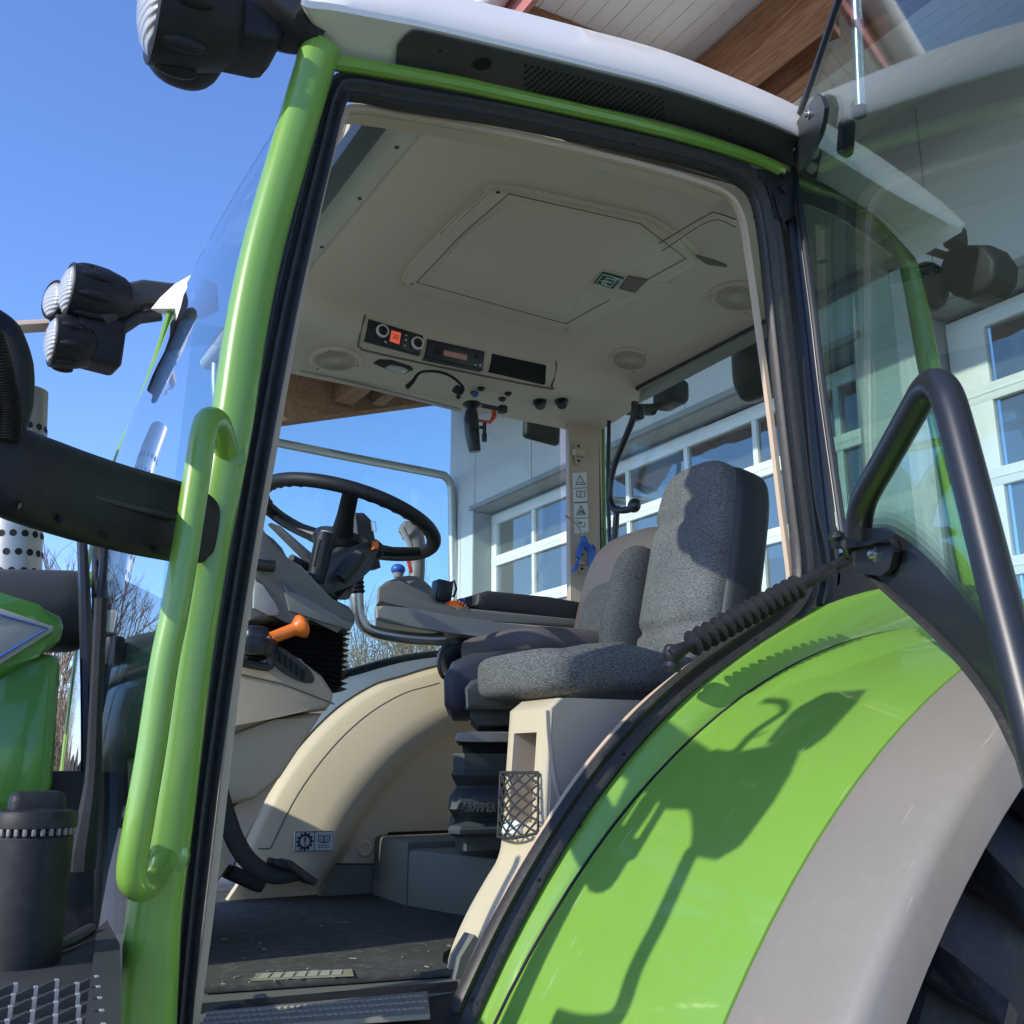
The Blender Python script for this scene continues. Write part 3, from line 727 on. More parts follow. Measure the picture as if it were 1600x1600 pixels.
# hinge plates
bm = B(); prism(bm, [DP(a, b_, .004) for a, b_ in ((1283, 147), (1292, 152), (1297, 168), (1294, 190), (1288, 212), (1262, 264), (1254, 268), (1247, 250), (1245, 215), (1252, 190))], DN * .012, .003)
hp = obj('door_hinge', bm, BLACKS, door)
for a, b_ in ((1275, 178), (1250, 231)):
    bm = B(); lathe(bm, [(.012, .016), (.012, .019), (.0075, .020), (.0072, .027), (.004, .028), (.0035, .023)], DP(a, b_, 0), DN, 16); obj('hinge_bolt', bm, STEEL, door, angle=40)
bm = B(); prism(bm, [DP(a, b_, .004) for a, b_ in ((1338, 838), (1385, 832), (1404, 842), (1410, 862), (1404, 888), (1390, 900), (1352, 896), (1345, 880))], DN * .016, .005)
lath = obj('door_hinge', bm, BLACKS, door)
bm = B(); lathe(bm, [(.016, .018), (.016, .022), (.009, .023), (.009, .032), (.005, .034)], DP(1384, 866), DN, 18); obj('hinge_bolt', bm, STEEL, door)
bm = B()
fl = [DP(a, b_, .05) for a, b_ in ((1296, 845), (1310, 834), (1345, 826), (1388, 822), (1398, 830), (1360, 846), (1318, 853), (1300, 852))]
prism(bm, fl, (0, 0, -.007), .002); lathe(bm, [(.018, 0), (.016, .006), (.012, .014), (.004, .018)], DP(1307, 842, .055), (0, 0, 1), 16)
tube(bm, [DP(1322, 850, .05), Y(1326, 868, 1.50)], .010, 8)
obj('handle_bracket', bm, BLACKS, door)
bm = B(); lathe(bm, [(.013, 0), (.013, .35)], DP(1345, 166, -.05), DP(1338, 0, -.05) - DP(1345, 166, -.05), 16)
gs = obj('gas_spring', bm, STEEL, door)
bm = B(); lathe(bm, [(.016, 0), (.016, .03), (.012, .035)], DP(1343, 180, -.05), (0, 0, 1), 14); obj('spring_mount', bm, BLACK, door)
bm = B(); rbox(bm, DP(1322, 215, -.06), (.04, .03, .10), Euler((0, .2, 0)).to_matrix(), .012); obj('hinge_arm', bm, BLACK, door)

# ---- cab glazing
qg = YS([(1222, 285), (1262, 297), (1312, 312), (1352, 336), (1388, 368), (1410, 402), (1428, 470), (1450, 580), (1475, 700), (1500, 830), (1520, 960), (1440, 985), (1330, 960), (1295, 930), (1275, 700), (1245, 450)], 1.645)
bm = B(); prism(bm, qg, (0, .005, 0)); obj('quarter_window', bm, GLASS, T)
bm = B(); prism(bm, [V((.62, 3.125, .02)), V((2.10, 3.125, .22)), V((2.10, 3.125, 1.40)), V((.66, 3.125, 1.42))], (0, .005, 0)); obj('side_window', bm, GLASS, T)
bm = B(); prism(bm, [V((2.245, 1.66, .28)), V((2.245, 3.08, .28)), V((2.245, 3.08, 1.42)), V((2.245, 1.66, 1.46))], (.005, 0, 0)); rw = obj('rear_window', bm, GLASS, T)
bm = B(); p0 = [V((2.235, 1.70, .3)), V((2.235, 3.05, .3)), V((2.235, 3.06, 1.32)), V((2.235, 3.02, 1.385)), V((2.235, 2.4, 1.395)), V((2.235, 1.7, 1.40))]
tube(bm, cr(p0[:3], 1) + cr(p0[2:], 4), .010, 6); obj('rear_window_seal', bm, BLACKS, rw)
bm = B(); tube(bm, cr(XS([(992, 628), (990, 652), (975, 690), (958, 735), (953, 775), (960, 795), (978, 797), (990, 792)], 2.18), 5), [.014, .013, .012, .012, .012, .013, .013, .014], 12)
sell(bm, X(991, 790, 2.18), (.02, .028, .026), .9, .9)
rbox(bm, X(997, 645, 2.2), (.03, .05, .06), None, .01)
wl_ = obj('window_latch', bm, BLACKS, rw)
bm = B(); tube(bm, XS([(952, 640), (950, 760), (952, 830), (956, 895)], 2.225), .008, 8); tube(bm, XS([(964, 790), (960, 857)], 2.2), .012, 8); rbox(bm, X(952, 892, 2.2), (.03, .04, .03), None, .01); obj('window_stay', bm, BLACKS, rw)
# lamps and mirrors behind the rear window
bm = B(); rbox(bm, X(1048, 618, 2.55), (.09, .17, .10), Euler((R_(4), 0, R_(-10))).to_matrix(), .025); tube(bm, XS([(1020, 640), (1000, 640), (980, 640)], 2.5), .025, 8)
rl = obj('work_light', bm, BLACK, T)
bm = B(); prism(bm, XS([(1478, 388), (1512, 380), (1540, 380), (1557, 404), (1555, 432), (1538, 456), (1505, 467), (1484, 460), (1467, 440), (1466, 412)], 2.45), (.10, 0, 0), .02, 3)
tube(bm, XS([(1478, 400), (1463, 395), (1445, 390)], 2.43), .012, 8); rbox(bm, X(1492, 372, 2.42), (.06, .05, .06), None, .012)
obj('work_light', bm, BLACK, T)
bm = B(); sell(bm, X(1450, 449, 2.45), (.06, .05, .075), .8, .8); obj('work_light', bm, BLACK, T)
bm = B(); sell(bm, X(1180, 566, 2.50), (.05, .095, .15), .7, .6); obj('beacon_lamp', bm, BLACKS, T)
bm = B(); rbox(bm, Y(846, 674, 3.32), (.175, .04, .095), Euler((0, R_(4), 0)).to_matrix(), .018); obj('side_mirror', bm, BLACK, T)

# ================================================================== cab interior
def z_con(y):
    tb = [(2.55, 1.48), (2.64, 1.476), (2.70, 1.462), (2.755, 1.445), (2.782, 1.430), (2.795, 1.41), (2.806, 1.36), (2.815, 1.342), (2.84, 1.326), (2.95, 1.314), (3.05, 1.306), (3.12, 1.30)]
    return interp(tb, y)
def smin(a, b_, k=.03):
    h = max(0, min(1, .5 + .5 * (b_ - a) / k)); return b_ + (a - b_) * h - k * h * (1 - h)
def z_head(x, y):
    z = 1.48
    c = z_con(y); f = max(0, min(1, (x - .86) / .10)); 
    z = smin(z, 1.60 + (c - 1.60) * (.95 + .05 * f), .02) if y > 2.5 else z
    r = 1.48 - .0 if x < 1.93 else 1.48 - .075 * ((x - 1.93) / .33) ** 1.5
    z = smin(z, r, .03)
    zh = 1.315 + (x - .62) * .118
    n_ = zh + (1.52 - zh) * (1 - math.exp(-(y - 1.64) / .07))
    return smin(z, n_, .02)
rows = []
xs = [.885 + (2.25 - .885) * k / 90 for k in range(91)]
ys = [1.642 + (3.11 - 1.642) * k / 120 for k in range(121)]
bm = B(); grid(bm, [[V((x, y, z_head(x, y))) for y in ys] for x in xs])
hl = obj('headliner', bm, LINER, T, angle=60)
xs = [.800 + .083 * k / 4 for k in range(5)]
bm = B(); grid(bm, [[V((x, y, z_head(.885, y) - .003)) for y in ys] for x in xs]); solid(bm, .004)
obj('front_liner_strip', bm, LINER, hl)
bm = B(); tube(bm, [V((.884, y, z_head(.885, y) - .001)) for y in ys], .0022, 5); obj('liner_joint', bm, LINERD, hl)
for a, b_ in ((620, 230), (562, 310), (503, 385)):
    p = Z(a, b_, 1.465); bm = B(); disc(bm, V((p.x, p.y, z_head(.885, p.y) - .0072)), (0, 0, -1), .006, 12, .002); obj('liner_screw', bm, HOLE, hl)
for a, b_ in ((778, 300), (644, 443), (884, 513)):
    p = Z(a, b_, 1.452); bm = B(); disc(bm, p, (0, 0, -1), .005, 10, .002); obj('hatch_screw', bm, HOLE, hl)
bm = B(); prism(bm, [V((.792, 1.66, 1.435)), V((.80, 3.0, 1.435)), V((.745, 3.0, 1.435)), V((.735, 1.66, 1.435))], (0, 0, .04), .004); obj('screen_frame', bm, BLACKS, hl)
bm = B(); prism(bm, [Z(a, b_, 1.50) for a, b_ in ((530, 268), (527, 262), (534, 235), (547, 192), (560, 180), (572, 182), (577, 196), (562, 232), (540, 262))], (0, 0, .03), .008); obj('sun_blind', bm, CREAM, hl)
bm = B(); tube(bm, [Z(526, 246, 1.485), Z(596, 188, 1.485)], .004, 6); obj('blind_rod', bm, BLACKS, hl)
# hatch
ht = [Z(a, b_, 1.462) for a, b_ in ((770, 296), (800, 297), (900, 318), (1010, 342), (1060, 372), (1088, 400), (1084, 412), (990, 462), (905, 512), (884, 520), (860, 514), (740, 478), (645, 450), (632, 440), (640, 424), (700, 362))]
bm = B(); prism(bm, [p + V((0, 0, -.012)) for p in ht], (0, 0, .04), .008, 2)
hat = obj('roof_hatch', bm, LINER, T, angle=50)
bm = B(); hd = [Z(a, b_, 1.468) for a, b_ in ((757, 298), (772, 296), (776, 306), (706, 372), (646, 436), (636, 446), (627, 438), (690, 362))]
prism(bm, [p + V((0, 0, -.003)) for p in hd], (0, 0, .02)); hd = [Z(a, b_, 1.468) for a, b_ in ((800, 296), (1000, 339), (1000, 345), (800, 304))]
prism(bm, [p + V((0, 0, -.002)) for p in hd], (0, 0, .02)); obj('hatch_gap', bm, LINERD, hl)
cz = 1.4495
bm = B(); tube(bm, [p + V((0, 0, .010)) for p in ht], .013, 8, closed=True); obj('hatch_bezel', bm, LINER, hat)
bm = B(); prism(bm, [Z(a, b_, 1.446) for a, b_ in ((800, 309), (985, 350), (1040, 392), (1000, 425), (940, 416), (898, 452), (900, 486), (882, 498), (665, 438), (728, 368))], (0, 0, .03), .014, 4); obj('hatch_panel', bm, LINER, hat, angle=60)
bm = B(); tube(bm, [Z(a, b_, cz) for a, b_ in ((795, 303), (1000, 349), (1072, 404), (884, 506), (651, 441), (722, 366))], .0016, 6, closed=True); obj('hatch_groove', bm, LINERD, hat)
bm = B(); prism(bm, [Z(a, b_, 1.447) for a, b_ in ((905, 448), (930, 418), (1010, 436), (1052, 450), (1000, 462), (950, 470))], (0, 0, .012), .004); obj('hatch_handle', bm, LINER, hat)
bm = B(); prism(bm, [Z(a, b_, 1.443) for a, b_ in ((968, 452), (982, 432), (1012, 438), (992, 458))], (0, 0, .004)); obj('hatch_latch', bm, pm('brown_latch', (.10, .075, .05), .5), hat)
sg = [Z(a, b_, 1.4425) for a, b_ in ((928, 443), (942, 426), (975, 435), (958, 453))]
bm = B(); prism(bm, sg, (0, 0, .003)); obj('escape_sign', bm, SIGNGREEN, hat)
bm = B(); lift = V((0, 0, -.0025))
def sgp(u, v): return sg[0].lerp(sg[3], u).lerp(sg[1].lerp(sg[2], u), v) + lift
def stroke(bm, pts, r=.0012): tube(bm, [sgp(*p) for p in pts], r, 5)
tube(bm, [sgp(.05, .07), sgp(.95, .07), sgp(.95, .93), sgp(.05, .93)], .0012, 5, closed=True)
for s in (((.3, .2), (.3, .75), (.75, .75), (.75, .2), (.3, .2)), ((.15, .4), (.45, .55), (.6, .45), (.62, .6)), ((.45, .55), (.42, .35), (.55, .22)), ((.42, .35), (.3, .3)), ((.62, .82), (.75, .9), (.88, .82))): stroke(bm, s, .0016)
obj('sign_pictogram', bm, WHITEP, hat)
# loudspeakers in the liner
def liner_hit(px, py):
    d = ray(px, py).normalized(); t = 1.5
    while t < 5:
        q = d * t
        if q.y > 1.75 and q.z >= z_head(q.x, q.y): break
        t += .002
    e = .03; n = V(((z_head(q.x + e, q.y) - z_head(q.x - e, q.y)) / (2 * e), (z_head(q.x, q.y + e) - z_head(q.x, q.y - e)) / (2 * e), -1)).normalized()
    return q, n
def speaker(px, py, r, sx=1.0):
    c, n = liner_hit(px, py); bm = B()
    lathe(bm, [(r, 0), (r, .006), (r * .93, .010), (r * .86, .008), (r * .84, .004), (.01, .007)], c, n, 36, (0, 0, 1), sx)
    o = obj('speaker_cover', bm, LINER, T, angle=30)
    bm = B(); u, w, z = basis(n, (0, 0, 1))
    for k in range(3):
        a = k * 2.09 + .6; disc(bm, c + (u * math.cos(a) * sx + w * math.sin(a)) * r * .9 + z * .0095, n, .004, 8, .001)
    for rr in range(1, 9):
        tube(bm, [c + z * .0066 + (u * math.cos(k * .2618) * sx + w * math.sin(k * .2618)) * (r * .80 * rr / 9) for k in range(24)], .0007, 4, closed=True)
    obj('speaker_mesh', bm, LINERD, o)
# radio console
def cy(px, py, dy=0.0):
    p = Y(px, py, 2.80); y = 2.793 + (1.41 - p.z) * .27 + dy * .55; return Y(px, py, y)
bm = B()
tube(bm, cr([cy(a, b_, .004) for a, b_ in ((572, 488), (585, 487), (700, 518), (840, 552), (863, 560), (869, 572), (862, 602), (852, 606), (700, 576), (580, 550), (563, 543), (560, 535))], 4, True), .004, 6, closed=True)
con = obj('roof_console', bm, LINERD, T)
bm = B(); prism(bm, [cy(a, b_, -.012) for a, b_ in ((577, 498), (662, 524), (657, 554), (571, 532))], (0, .05, 0), .003)
cp = obj('climate_panel', bm, BLACKS, con)
for a, b_ in ((596.5, 518), (651, 537)):
    bm = B(); lathe(bm, [(.0175, 0), (.022, .003), (.021, .012), (.0165, .012), (.016, .008)], cy(a, b_, -.012), (0, -1, -.05), 28); obj('knob_ring', bm, WHITEP, con)
    bm = B(); lathe(bm, [(.0158, 0), (.0158, .011), (.012, .014), (.002, .014)], cy(a, b_, -.012), (0, -1, -.05), 24); obj('control_knob', bm, BLACKS, con)
bm = B(); prism(bm, [cy(a, b_, -.014) for a, b_ in ((612, 516), (627, 520), (624, 538), (609, 533))], (0, .003, 0), .0006); obj('climate_display', bm, LCD, con)
bm = B()
for i, (a, b_) in enumerate(((635, 524), (634, 531), (632.5, 540), (602, 534), (603, 535))): rbox(bm, cy(a, b_, -.0135), (.006, .002, .003 + .001 * (i % 2)), None)
tx = text_bm('20', cy(613, 528, -.019), (1, 0, -.12), (0, -.27, 1), .021, .0006); tmp = bpy.data.meshes.new('t'); tx.to_mesh(tmp); tx.free()
obj('panel_symbol', bm, WHITEP, con)
bm = B(); bm.from_mesh(tmp); bpy.data.meshes.remove(tmp); obj('display_digits', bm, pm('lcd_dark_red', (.12, .01, .008), .4), con)
bm = B(); prism(bm, [cy(a, b_, -.012) for a, b_ in ((669, 529), (758, 549), (755, 578), (665, 559))], (0, .05, 0), .003)
obj('radio', bm, BLACKS, con)
bm = B(); prism(bm, [cy(a, b_, -.014) for a, b_ in ((694, 547), (730, 555), (729, 563), (693, 555))], (0, .003, 0)); obj('radio_display', bm, LCD2, con)
bm = B(); lathe(bm, [(.010, 0), (.0095, .009), (.002, .010)], cy(686, 548, -.012), NY, 18)
obj('radio_knob', bm, DGREY, con)
bm = B(); lathe(bm, [(.006, 0), (.005, .004)], cy(744, 557, -.012), NY, 12); obj('radio_knob', bm, DGREY, con)
for k in range(6):
    bm = B(); rbox(bm, cy(694 + 8 * k, 563.5 + 2.0 * k, -.013), (.012, .004, .005), None, .001); obj('radio_button', bm, DGREY, con)
bm = B(); disc(bm, cy(750, 571, -.012), NY, .0035, 12, .003); rbox(bm, cy(743, 570, -.013), (.008, .002, .003)); obj('radio_mark', bm, WHITEP, con)
bm = B(); prism(bm, [cy(a, b_, -.010) for a, b_ in ((770, 552), (854, 570), (853, 599), (766, 579))], (0, .05, 0), .004); obj('storage_slot', bm, HOLE, con)
# reading lamp
def cb_(px, py, z):
    q, n = liner_hit(px, py); return q + n * ((1.336 - z) + .001)
bm = B(); prism(bm, [cb_(a, b_, 1.333) for a, b_ in ((583, 567), (592, 561), (612, 562), (642, 572), (646, 577), (632, 583), (606, 577))], (0, 0, .02), .003); rl_ = obj('reading_lamp', bm, BLACK, con)
bm = B(); prism(bm, [cb_(a, b_, 1.328) for a, b_ in ((602, 572), (612, 568), (628, 571), (638, 576), (628, 581), (610, 577))], (0, 0, .01), .002); obj('lamp_glass', bm, LENS, con)
# gooseneck microphone
bm = B(); tube(bm, cr([Y(a, b_, 2.86) for a, b_ in ((636, 605), (645, 596), (655, 583), (670, 580), (690, 582), (708, 590), (722, 603), (723, 611))], 5), [.009, .007, .005, .005, .005, .005, .005, .007], 8)
rbox(bm, Y(716, 610, 2.87), (.035, .03, .022), Euler((0, .4, 0)).to_matrix(), .005); obj('gooseneck_microphone', bm, BLACK, con)
# switches and sockets
for a, b_, r in ((752, 606, .012), (741, 613, .012), (794, 614, .011), (785, 622, .013), (716, 619, .008), (862, 600, .002)):
    bm = B(); lathe(bm, [(r * 1.2, -.004), (r * 1.2, .003), (r * .9, .004), (r * .75, .010), (.001, .011)], liner_hit(a, b_)[0], (0, -.45, -1), 16); obj('switch', bm, BLACKS, con)
for a, b_ in ((843, 627), (877, 626)):
    bm = B(); lathe(bm, [(.026, 0), (.026, .006), (.017, .008), (.020, .022), (.014, .030), (.002, .030)], liner_hit(a, b_)[0], (0, -.3, -1), 18); obj('socket', bm, BLACKS, con)
bm = B(); lathe(bm, [(.013, 0), (.012, .006), (.001, .007)], liner_hit(740, 612)[0] + V((0, -.012, -.012)), (0, -.6, -1), 14); obj('switch_cap', bm, BLUE, con)
bm = B(); tube(bm, [Y(a, b_, 3.075) for a, b_ in ((470, 579), (600, 611), (720, 641))], .008, 8, ry=.004, up=(0, 0, 1)); obj('window_rail', bm, STEEL, con)
# device mount hanging below
bm = B()
lathe(bm, [(.032, 0), (.036, .008), (.02, .018), (.014, .03)], Y(738, 630, 2.93), (0, 0, -1), 18)
tube(bm, [Y(a, b_, 2.90) for a, b_ in ((737, 641), (736, 655), (738, 680), (742, 706))], [.020, .026, .026, .020], 14, ry=[.016, .018, .018, .016], up=(1, 0, 0), sq=.7)
tube(bm, [Y(739, 668, 2.88), Y(757, 668, 2.88)], .006, 8); rbox(bm, Y(757, 669, 2.87), (.012, .012, .042), None, .004); rbox(bm, Y(757, 684, 2.87), (.016, .012, .03), None, .003)
tube(bm, [Y(745, 632, 2.93), Y(790, 641, 2.93)], .009, 8); rbox(bm, Y(785, 640, 2.93), (.03, .03, .03), None, .006)
dm = obj('device_mount', bm, BLACKS, T, angle=50)
bm = B(); tube(bm, [Y(749, 657, 2.89), Y(766, 660, 2.89), Y(772, 652, 2.90), Y(772, 644, 2.92)], [.005, .006, .009, .009], 8); obj('clamp_lever', bm, RED, dm)

speaker(984, 561, .082); speaker(1152, 464, .088); speaker(524, 561, .088)
bm = B(); disc(bm, Y(948, 258, 1.72), (0, .2, -1), .030, 20, .008, (1, 0, 0), 1.3); obj('dome_lamp', bm, LENS, hl)
bm = B(); tube(bm, cr([Z(a, b_, 1.445) for a, b_ in ((1030, 380), (1105, 336), (1120, 333), (1150, 343))], 4), .002, 5); tube(bm, cr([Z(a, b_, 1.44) for a, b_ in ((1035, 392), (1110, 345), (1150, 355))], 4), .0015, 5); obj('liner_seam', bm, LINERD, hl)
bm = B(); prism(bm, [Z(a, b_, 1.43) for a, b_ in ((1088, 402), (1120, 411), (1136, 418), (1105, 414))], (0, 0, .01)); obj('liner_vent', bm, LINERD, hl)

# far rear pillar with stickers and clips
bm = B(); prism(bm, [Y(888, 630, 3.05), Y(941, 630, 3.05), Y(944, 1010, 3.05), Y(891, 1010, 3.05)], (.02, .05, 0), .010, 3)
rbp = obj('rear_pillar_trim', bm, BEIGE, T)
bm = B(); tube(bm, [Y(942, 640, 3.06), Y(944, 800, 3.06), Y(948, 960, 3.06)], .008, 8); obj('pillar_edge', bm, GREEN, rbp)
PYY = 3.044
bm = B(); prism(bm, YS([(894.5, 739), (916, 738), (920, 831), (898.5, 834)], PYY), (0, .003, 0)); obj('warning_sticker', bm, WHITEP, rbp)
bm = B()
def ln_(pts, r=.0012, y=PYY - .002, closed=False): tube(bm, YS(pts, y), r, 5, closed=closed)
ln_([(896, 763), (917, 762)]); ln_([(897, 785.5), (918, 784.5)], .002); ln_([(898, 810), (919, 809)])
ln_([(906.5, 743), (899.5, 757), (914.5, 757)], .0018, closed=True); ln_([(902, 755), (906, 753), (911, 755)], .001)
ln_([(901, 767), (907, 768), (914, 767), (914, 776), (907, 777), (901, 776)], .0013, closed=True); ln_([(907, 768), (907, 777)])
ln_([(908, 790), (901, 804), (915, 804)], .0018, closed=True); ln_([(905, 802), (908, 797), (912, 802)], .0025)
ln_([(903, 813), (903, 823), (914, 823), (914, 817)], .0012); ln_([(905, 818), (909, 816)], .0025)
obj('sticker_print', bm, INK, rbp)
def clip(px, py, name='holder_clip'):
    bm = B(); prism(bm, cr(YS([(px - 6, py + 14), (px - 6, py - 14), (px, py - 18), (px + 6, py - 14), (px + 6, py + 14), (px, py + 18)], PYY), 3, True), (0, -.005, 0), .001)
    rbox(bm, Y(px, py - 1, PYY - .012), (.045, .022, .028), None, .004); o = obj(name, bm, BEIGE, rbp)
    bm = B()
    for s in (-12, 11): disc(bm, Y(px, py + s, PYY - .0055), NY, .006, 12, .002)
    obj('clip_screw', bm, INK, rbp)
clip(904, 709); clip(909, 878)
# air gun (separate thing)
ag = empty('air_gun', Y(914, 925, 3.0)); tag(ag, 'blue compressed-air blow gun with thin bent nozzle hanging on the beige pillar', 'air gun')
bm = B(); tube(bm, cr(YS([(910, 838), (914, 850), (922, 860), (925, 880), (926, 903)], 3.0), 4), [.013, .016, .015, .014, .013], 10)
tube(bm, cr(YS([(912, 842), (907, 858), (903, 872), (906, 868)], 3.0), 4), [.009, .012, .010, .004], 8)
tube(bm, cr(YS([(925, 852), (929, 858), (928, 872)], 3.0), 4), .006, 8)
obj('gun_body', bm, BLUE, ag)
bm = B(); tube(bm, cr(YS([(903, 876), (900, 887), (893, 894)], 2.99), 4), [.006, .008, .005], 8); obj('trigger', bm, BLUE, ag)
bm = B(); tube(bm, cr(YS([(911, 838), (905, 826), (897, 815), (883, 806)], 3.0), 4), .0035, 8); lathe(bm, [(.010, 0), (.010, .012), (.006, .013), (.009, .022)], Y(927, 904, 3.0), (0.03, 0, -1), 12); obj('nozzle', bm, STEEL, ag)
bm = B(); tube(bm, cr(YS([(927, 908), (928, 918), (932, 930), (930, 960)], 3.02), 4), .004, 8); obj('air_hose', bm, BLUE, ag)

# ---- steering column
SC = Y(544, 812, 2.33); tau = R_(15); SN = V((math.sin(tau), 0, math.cos(tau))); SA = V((math.cos(tau), 0, -math.sin(tau))); SB = V((0, 1, 0))
def sw(a, r, h=0.0): return SC + (SA * math.cos(a) + SB * math.sin(a)) * r + SN * h
RR = .226
bm = B(); n = 120; rings = []
for k in range(n):
    a = 2 * math.pi * k / n; cdir = SA * math.cos(a) + SB * math.sin(a)
    g = 0 if (k % 40) < 6 or (k % 40) > 33 else 1
    ring = []
    for j in range(14):
        b_ = 2 * math.pi * j / 14; r = .0175
        inner = max(0, -math.cos(b_)); r += g * inner * .0035 * math.cos(k * math.pi / 1.5)
        ring.append(bm.verts.new(SC + cdir * (RR + r * math.cos(b_)) + SN * (r * math.sin(b_))))
    rings.append(ring)
ringfaces(bm, rings, True, True)
stw = obj('steering_wheel', bm, BLACK, T, angle=60)
bm = B()
for px, py in ((540, 784), (425, 806), (660, 858)):
    best = min((k * .05 for k in range(126)), key=lambda a: (px_of(sw(a, RR)) - px) ** 2 + ((800 - FPX * sw(a, RR).dot(CU) / sw(a, RR).dot(CF)) - py) ** 2)
    tube(bm, [sw(best, RR), sw(best, .14, -.035), sw(best, .05, -.06)], [.013, .015, .022], 10, ry=[.02, .022, .03], up=tuple(SN))
lathe(bm, [(.06, -.085), (.075, -.07), (.07, -.05), (.03, -.04)], SC, SN, 24)
obj('wheel_spoke', bm, BLACKS, stw)
COLY = 2.30
bm = B(); prism(bm, YS([(498, 870), (560, 850), (592, 840), (606, 852), (603, 868), (570, 882), (545, 905), (530, 940), (500, 935), (478, 908)], 2.24), (0, .16, 0), .02, 3)
tube(bm, [Y(518, 920, 2.3), Y(548, 862, 2.31), SC - SN * .06], [.05, .042, .035], 14)
scol = obj('steering_column', bm, BLACKS, T)
bm = B(); a, b_ = Y(497, 890, 2.18), Y(509, 834, 2.18); lathe(bm, [(.021, -.03), (.0215, 0), (.021, (b_ - a).length * .9), (.0195, (b_ - a).length)], a, b_ - a, 20)
for k in range(10):
    an = k * .628; u, w, z = basis(b_ - a); q = a + (u * math.cos(an) + w * math.sin(an)) * .0205; tube(bm, [q, q + (b_ - a) * .75], .003, 6)
obj('control_stalk', bm, BLACK, scol)
bm = B(); u, w, z = basis(b_ - a, (1, 0, 0)); tube(bm, [b_ + z * .002 + u * (.013 * math.cos(k * .314)) + w * (.013 * math.sin(k * .314)) for k in range(20)], .0015, 5, closed=True)
tube(bm, [b_ + z * .003 - u * .006 - w * .003, b_ + z * .003 + u * .006 + w * .004], .002, 5); tube(bm, [b_ + z * .003 - u * .002 + w * .004, b_ + z * .003 + u * .002 - w * .004], .0015, 5)
obj('horn_symbol', bm, WHITEP, scol)
bm = B(); prism(bm, YS([(584, 845), (592, 844), (592, 857), (583, 858)], 2.225), (0, .012, 0), .002); obj('indicator_button', bm, ORANGE, scol)
bm = B(); tube(bm, [Y(532, 905, 2.2), Y(548, 886, 2.2), Y(563, 866, 2.2)], [.014, .016, .014], 10, sq=.6); obj('column_lever', bm, DGREY, scol)
bm = B(); tube(bm, [Y(455, 872, 2.19), Y(485, 888, 2.22)], .010, 8); obj('column_lever', bm, DGREY, scol)
# spoke left long grey arm below rim
bm = B(); prism(bm, YS([(424, 816), (440, 822), (488, 864), (486, 878), (470, 862)], 2.25), (0, .03, 0), .004); obj('column_bracket', bm, MGREY, scol)
bm = B(); cw = [(396, 820), (412, 828), (430, 840), (444, 855), (452, 874), (461, 890), (480, 910), (513, 930), (548, 946), (558, 960), (557, 974), (547, 986), (530, 978), (486, 968), (450, 962), (420, 970), (390, 970)]
prism(bm, YS(cw, 2.10), (0, .42, 0), .03, 4)
cowl = obj('column_cowl', bm, pm('cowl_grey_plastic', (.115, .115, .108), .45, var=.08, bump=.1, bscale=600), T, angle=50)
bm = B(); prism(bm, YS([(398, 900), (408, 915), (428, 935), (437, 955), (434, 962), (420, 962), (396, 950)], 2.095), (0, .02, 0), .004); obj('cowl_inlay', bm, LGREY, cowl)
bm = B(); prism(bm, YS([(440, 905), (468, 935), (520, 958), (556, 972), (548, 985), (500, 970), (452, 955)], 2.094), (0, .02, 0), .008); obj('cowl_lip', bm, MGREY, cowl)
bm = B(); tube(bm, YS([(395, 882), (428, 885)], 2.08), .013, 12); obj('ignition_key', bm, BLACKS, cowl)
# bellows under the cowl
bm = B(); rg = []
for k in range(25):
    t = k / 24; l = V((0, 0, 0)); pl_ = Y(385 + 20 * t, 985 + 60 * t, 2.16); pr_ = Y(548 - 6 * t, 975 + 105 * t, 2.16); o = .010 * (1 if k % 2 else -.3)
    a, b_ = pl_ + V((-.02, -o, 0)), pr_ + V((o, -o, 0)); rg.append([a, b_ + V((-.03, 0, 0)), b_ + V((0, .03, 0)), b_ + V((0, .30, .0)), a + V((0, .33, .0))])
grid(bm, rg, True); obj('column_bellows', bm, BLACK, T, angle=30)
# orange lever
bm = B(); a, b_ = Y(424, 997, 2.05), Y(478, 976, 2.05); ax = b_ - a; l_ = ax.length
lathe(bm, [(.013, 0), (.0135, l_ * .62), (.016, l_ * .68), (.025, l_ * .82), (.026, l_ * .9), (.02, l_ * .98), (.005, l_)], a, ax, 18); og = obj('tilt_lever', bm, ORANGE, T, angle=60)
bm = B(); tube(bm, [Y(410, 1006, 2.06), Y(424, 997, 2.05)], .010, 8); rbox(bm, Y(398, 1000, 2.08), (.06, .06, .06), None, .02); tube(bm, cr(YS([(376, 1035), (415, 1042), (423, 1035), (420, 1010)], 2.05), 4), .009, 8); lathe(bm, [(.05, 0), (.05, .02), (.04, .03)], Y(396, 1015, 2.07), (0, -.3, 1), 20); obj('lever_base', bm, BLACKS, og)
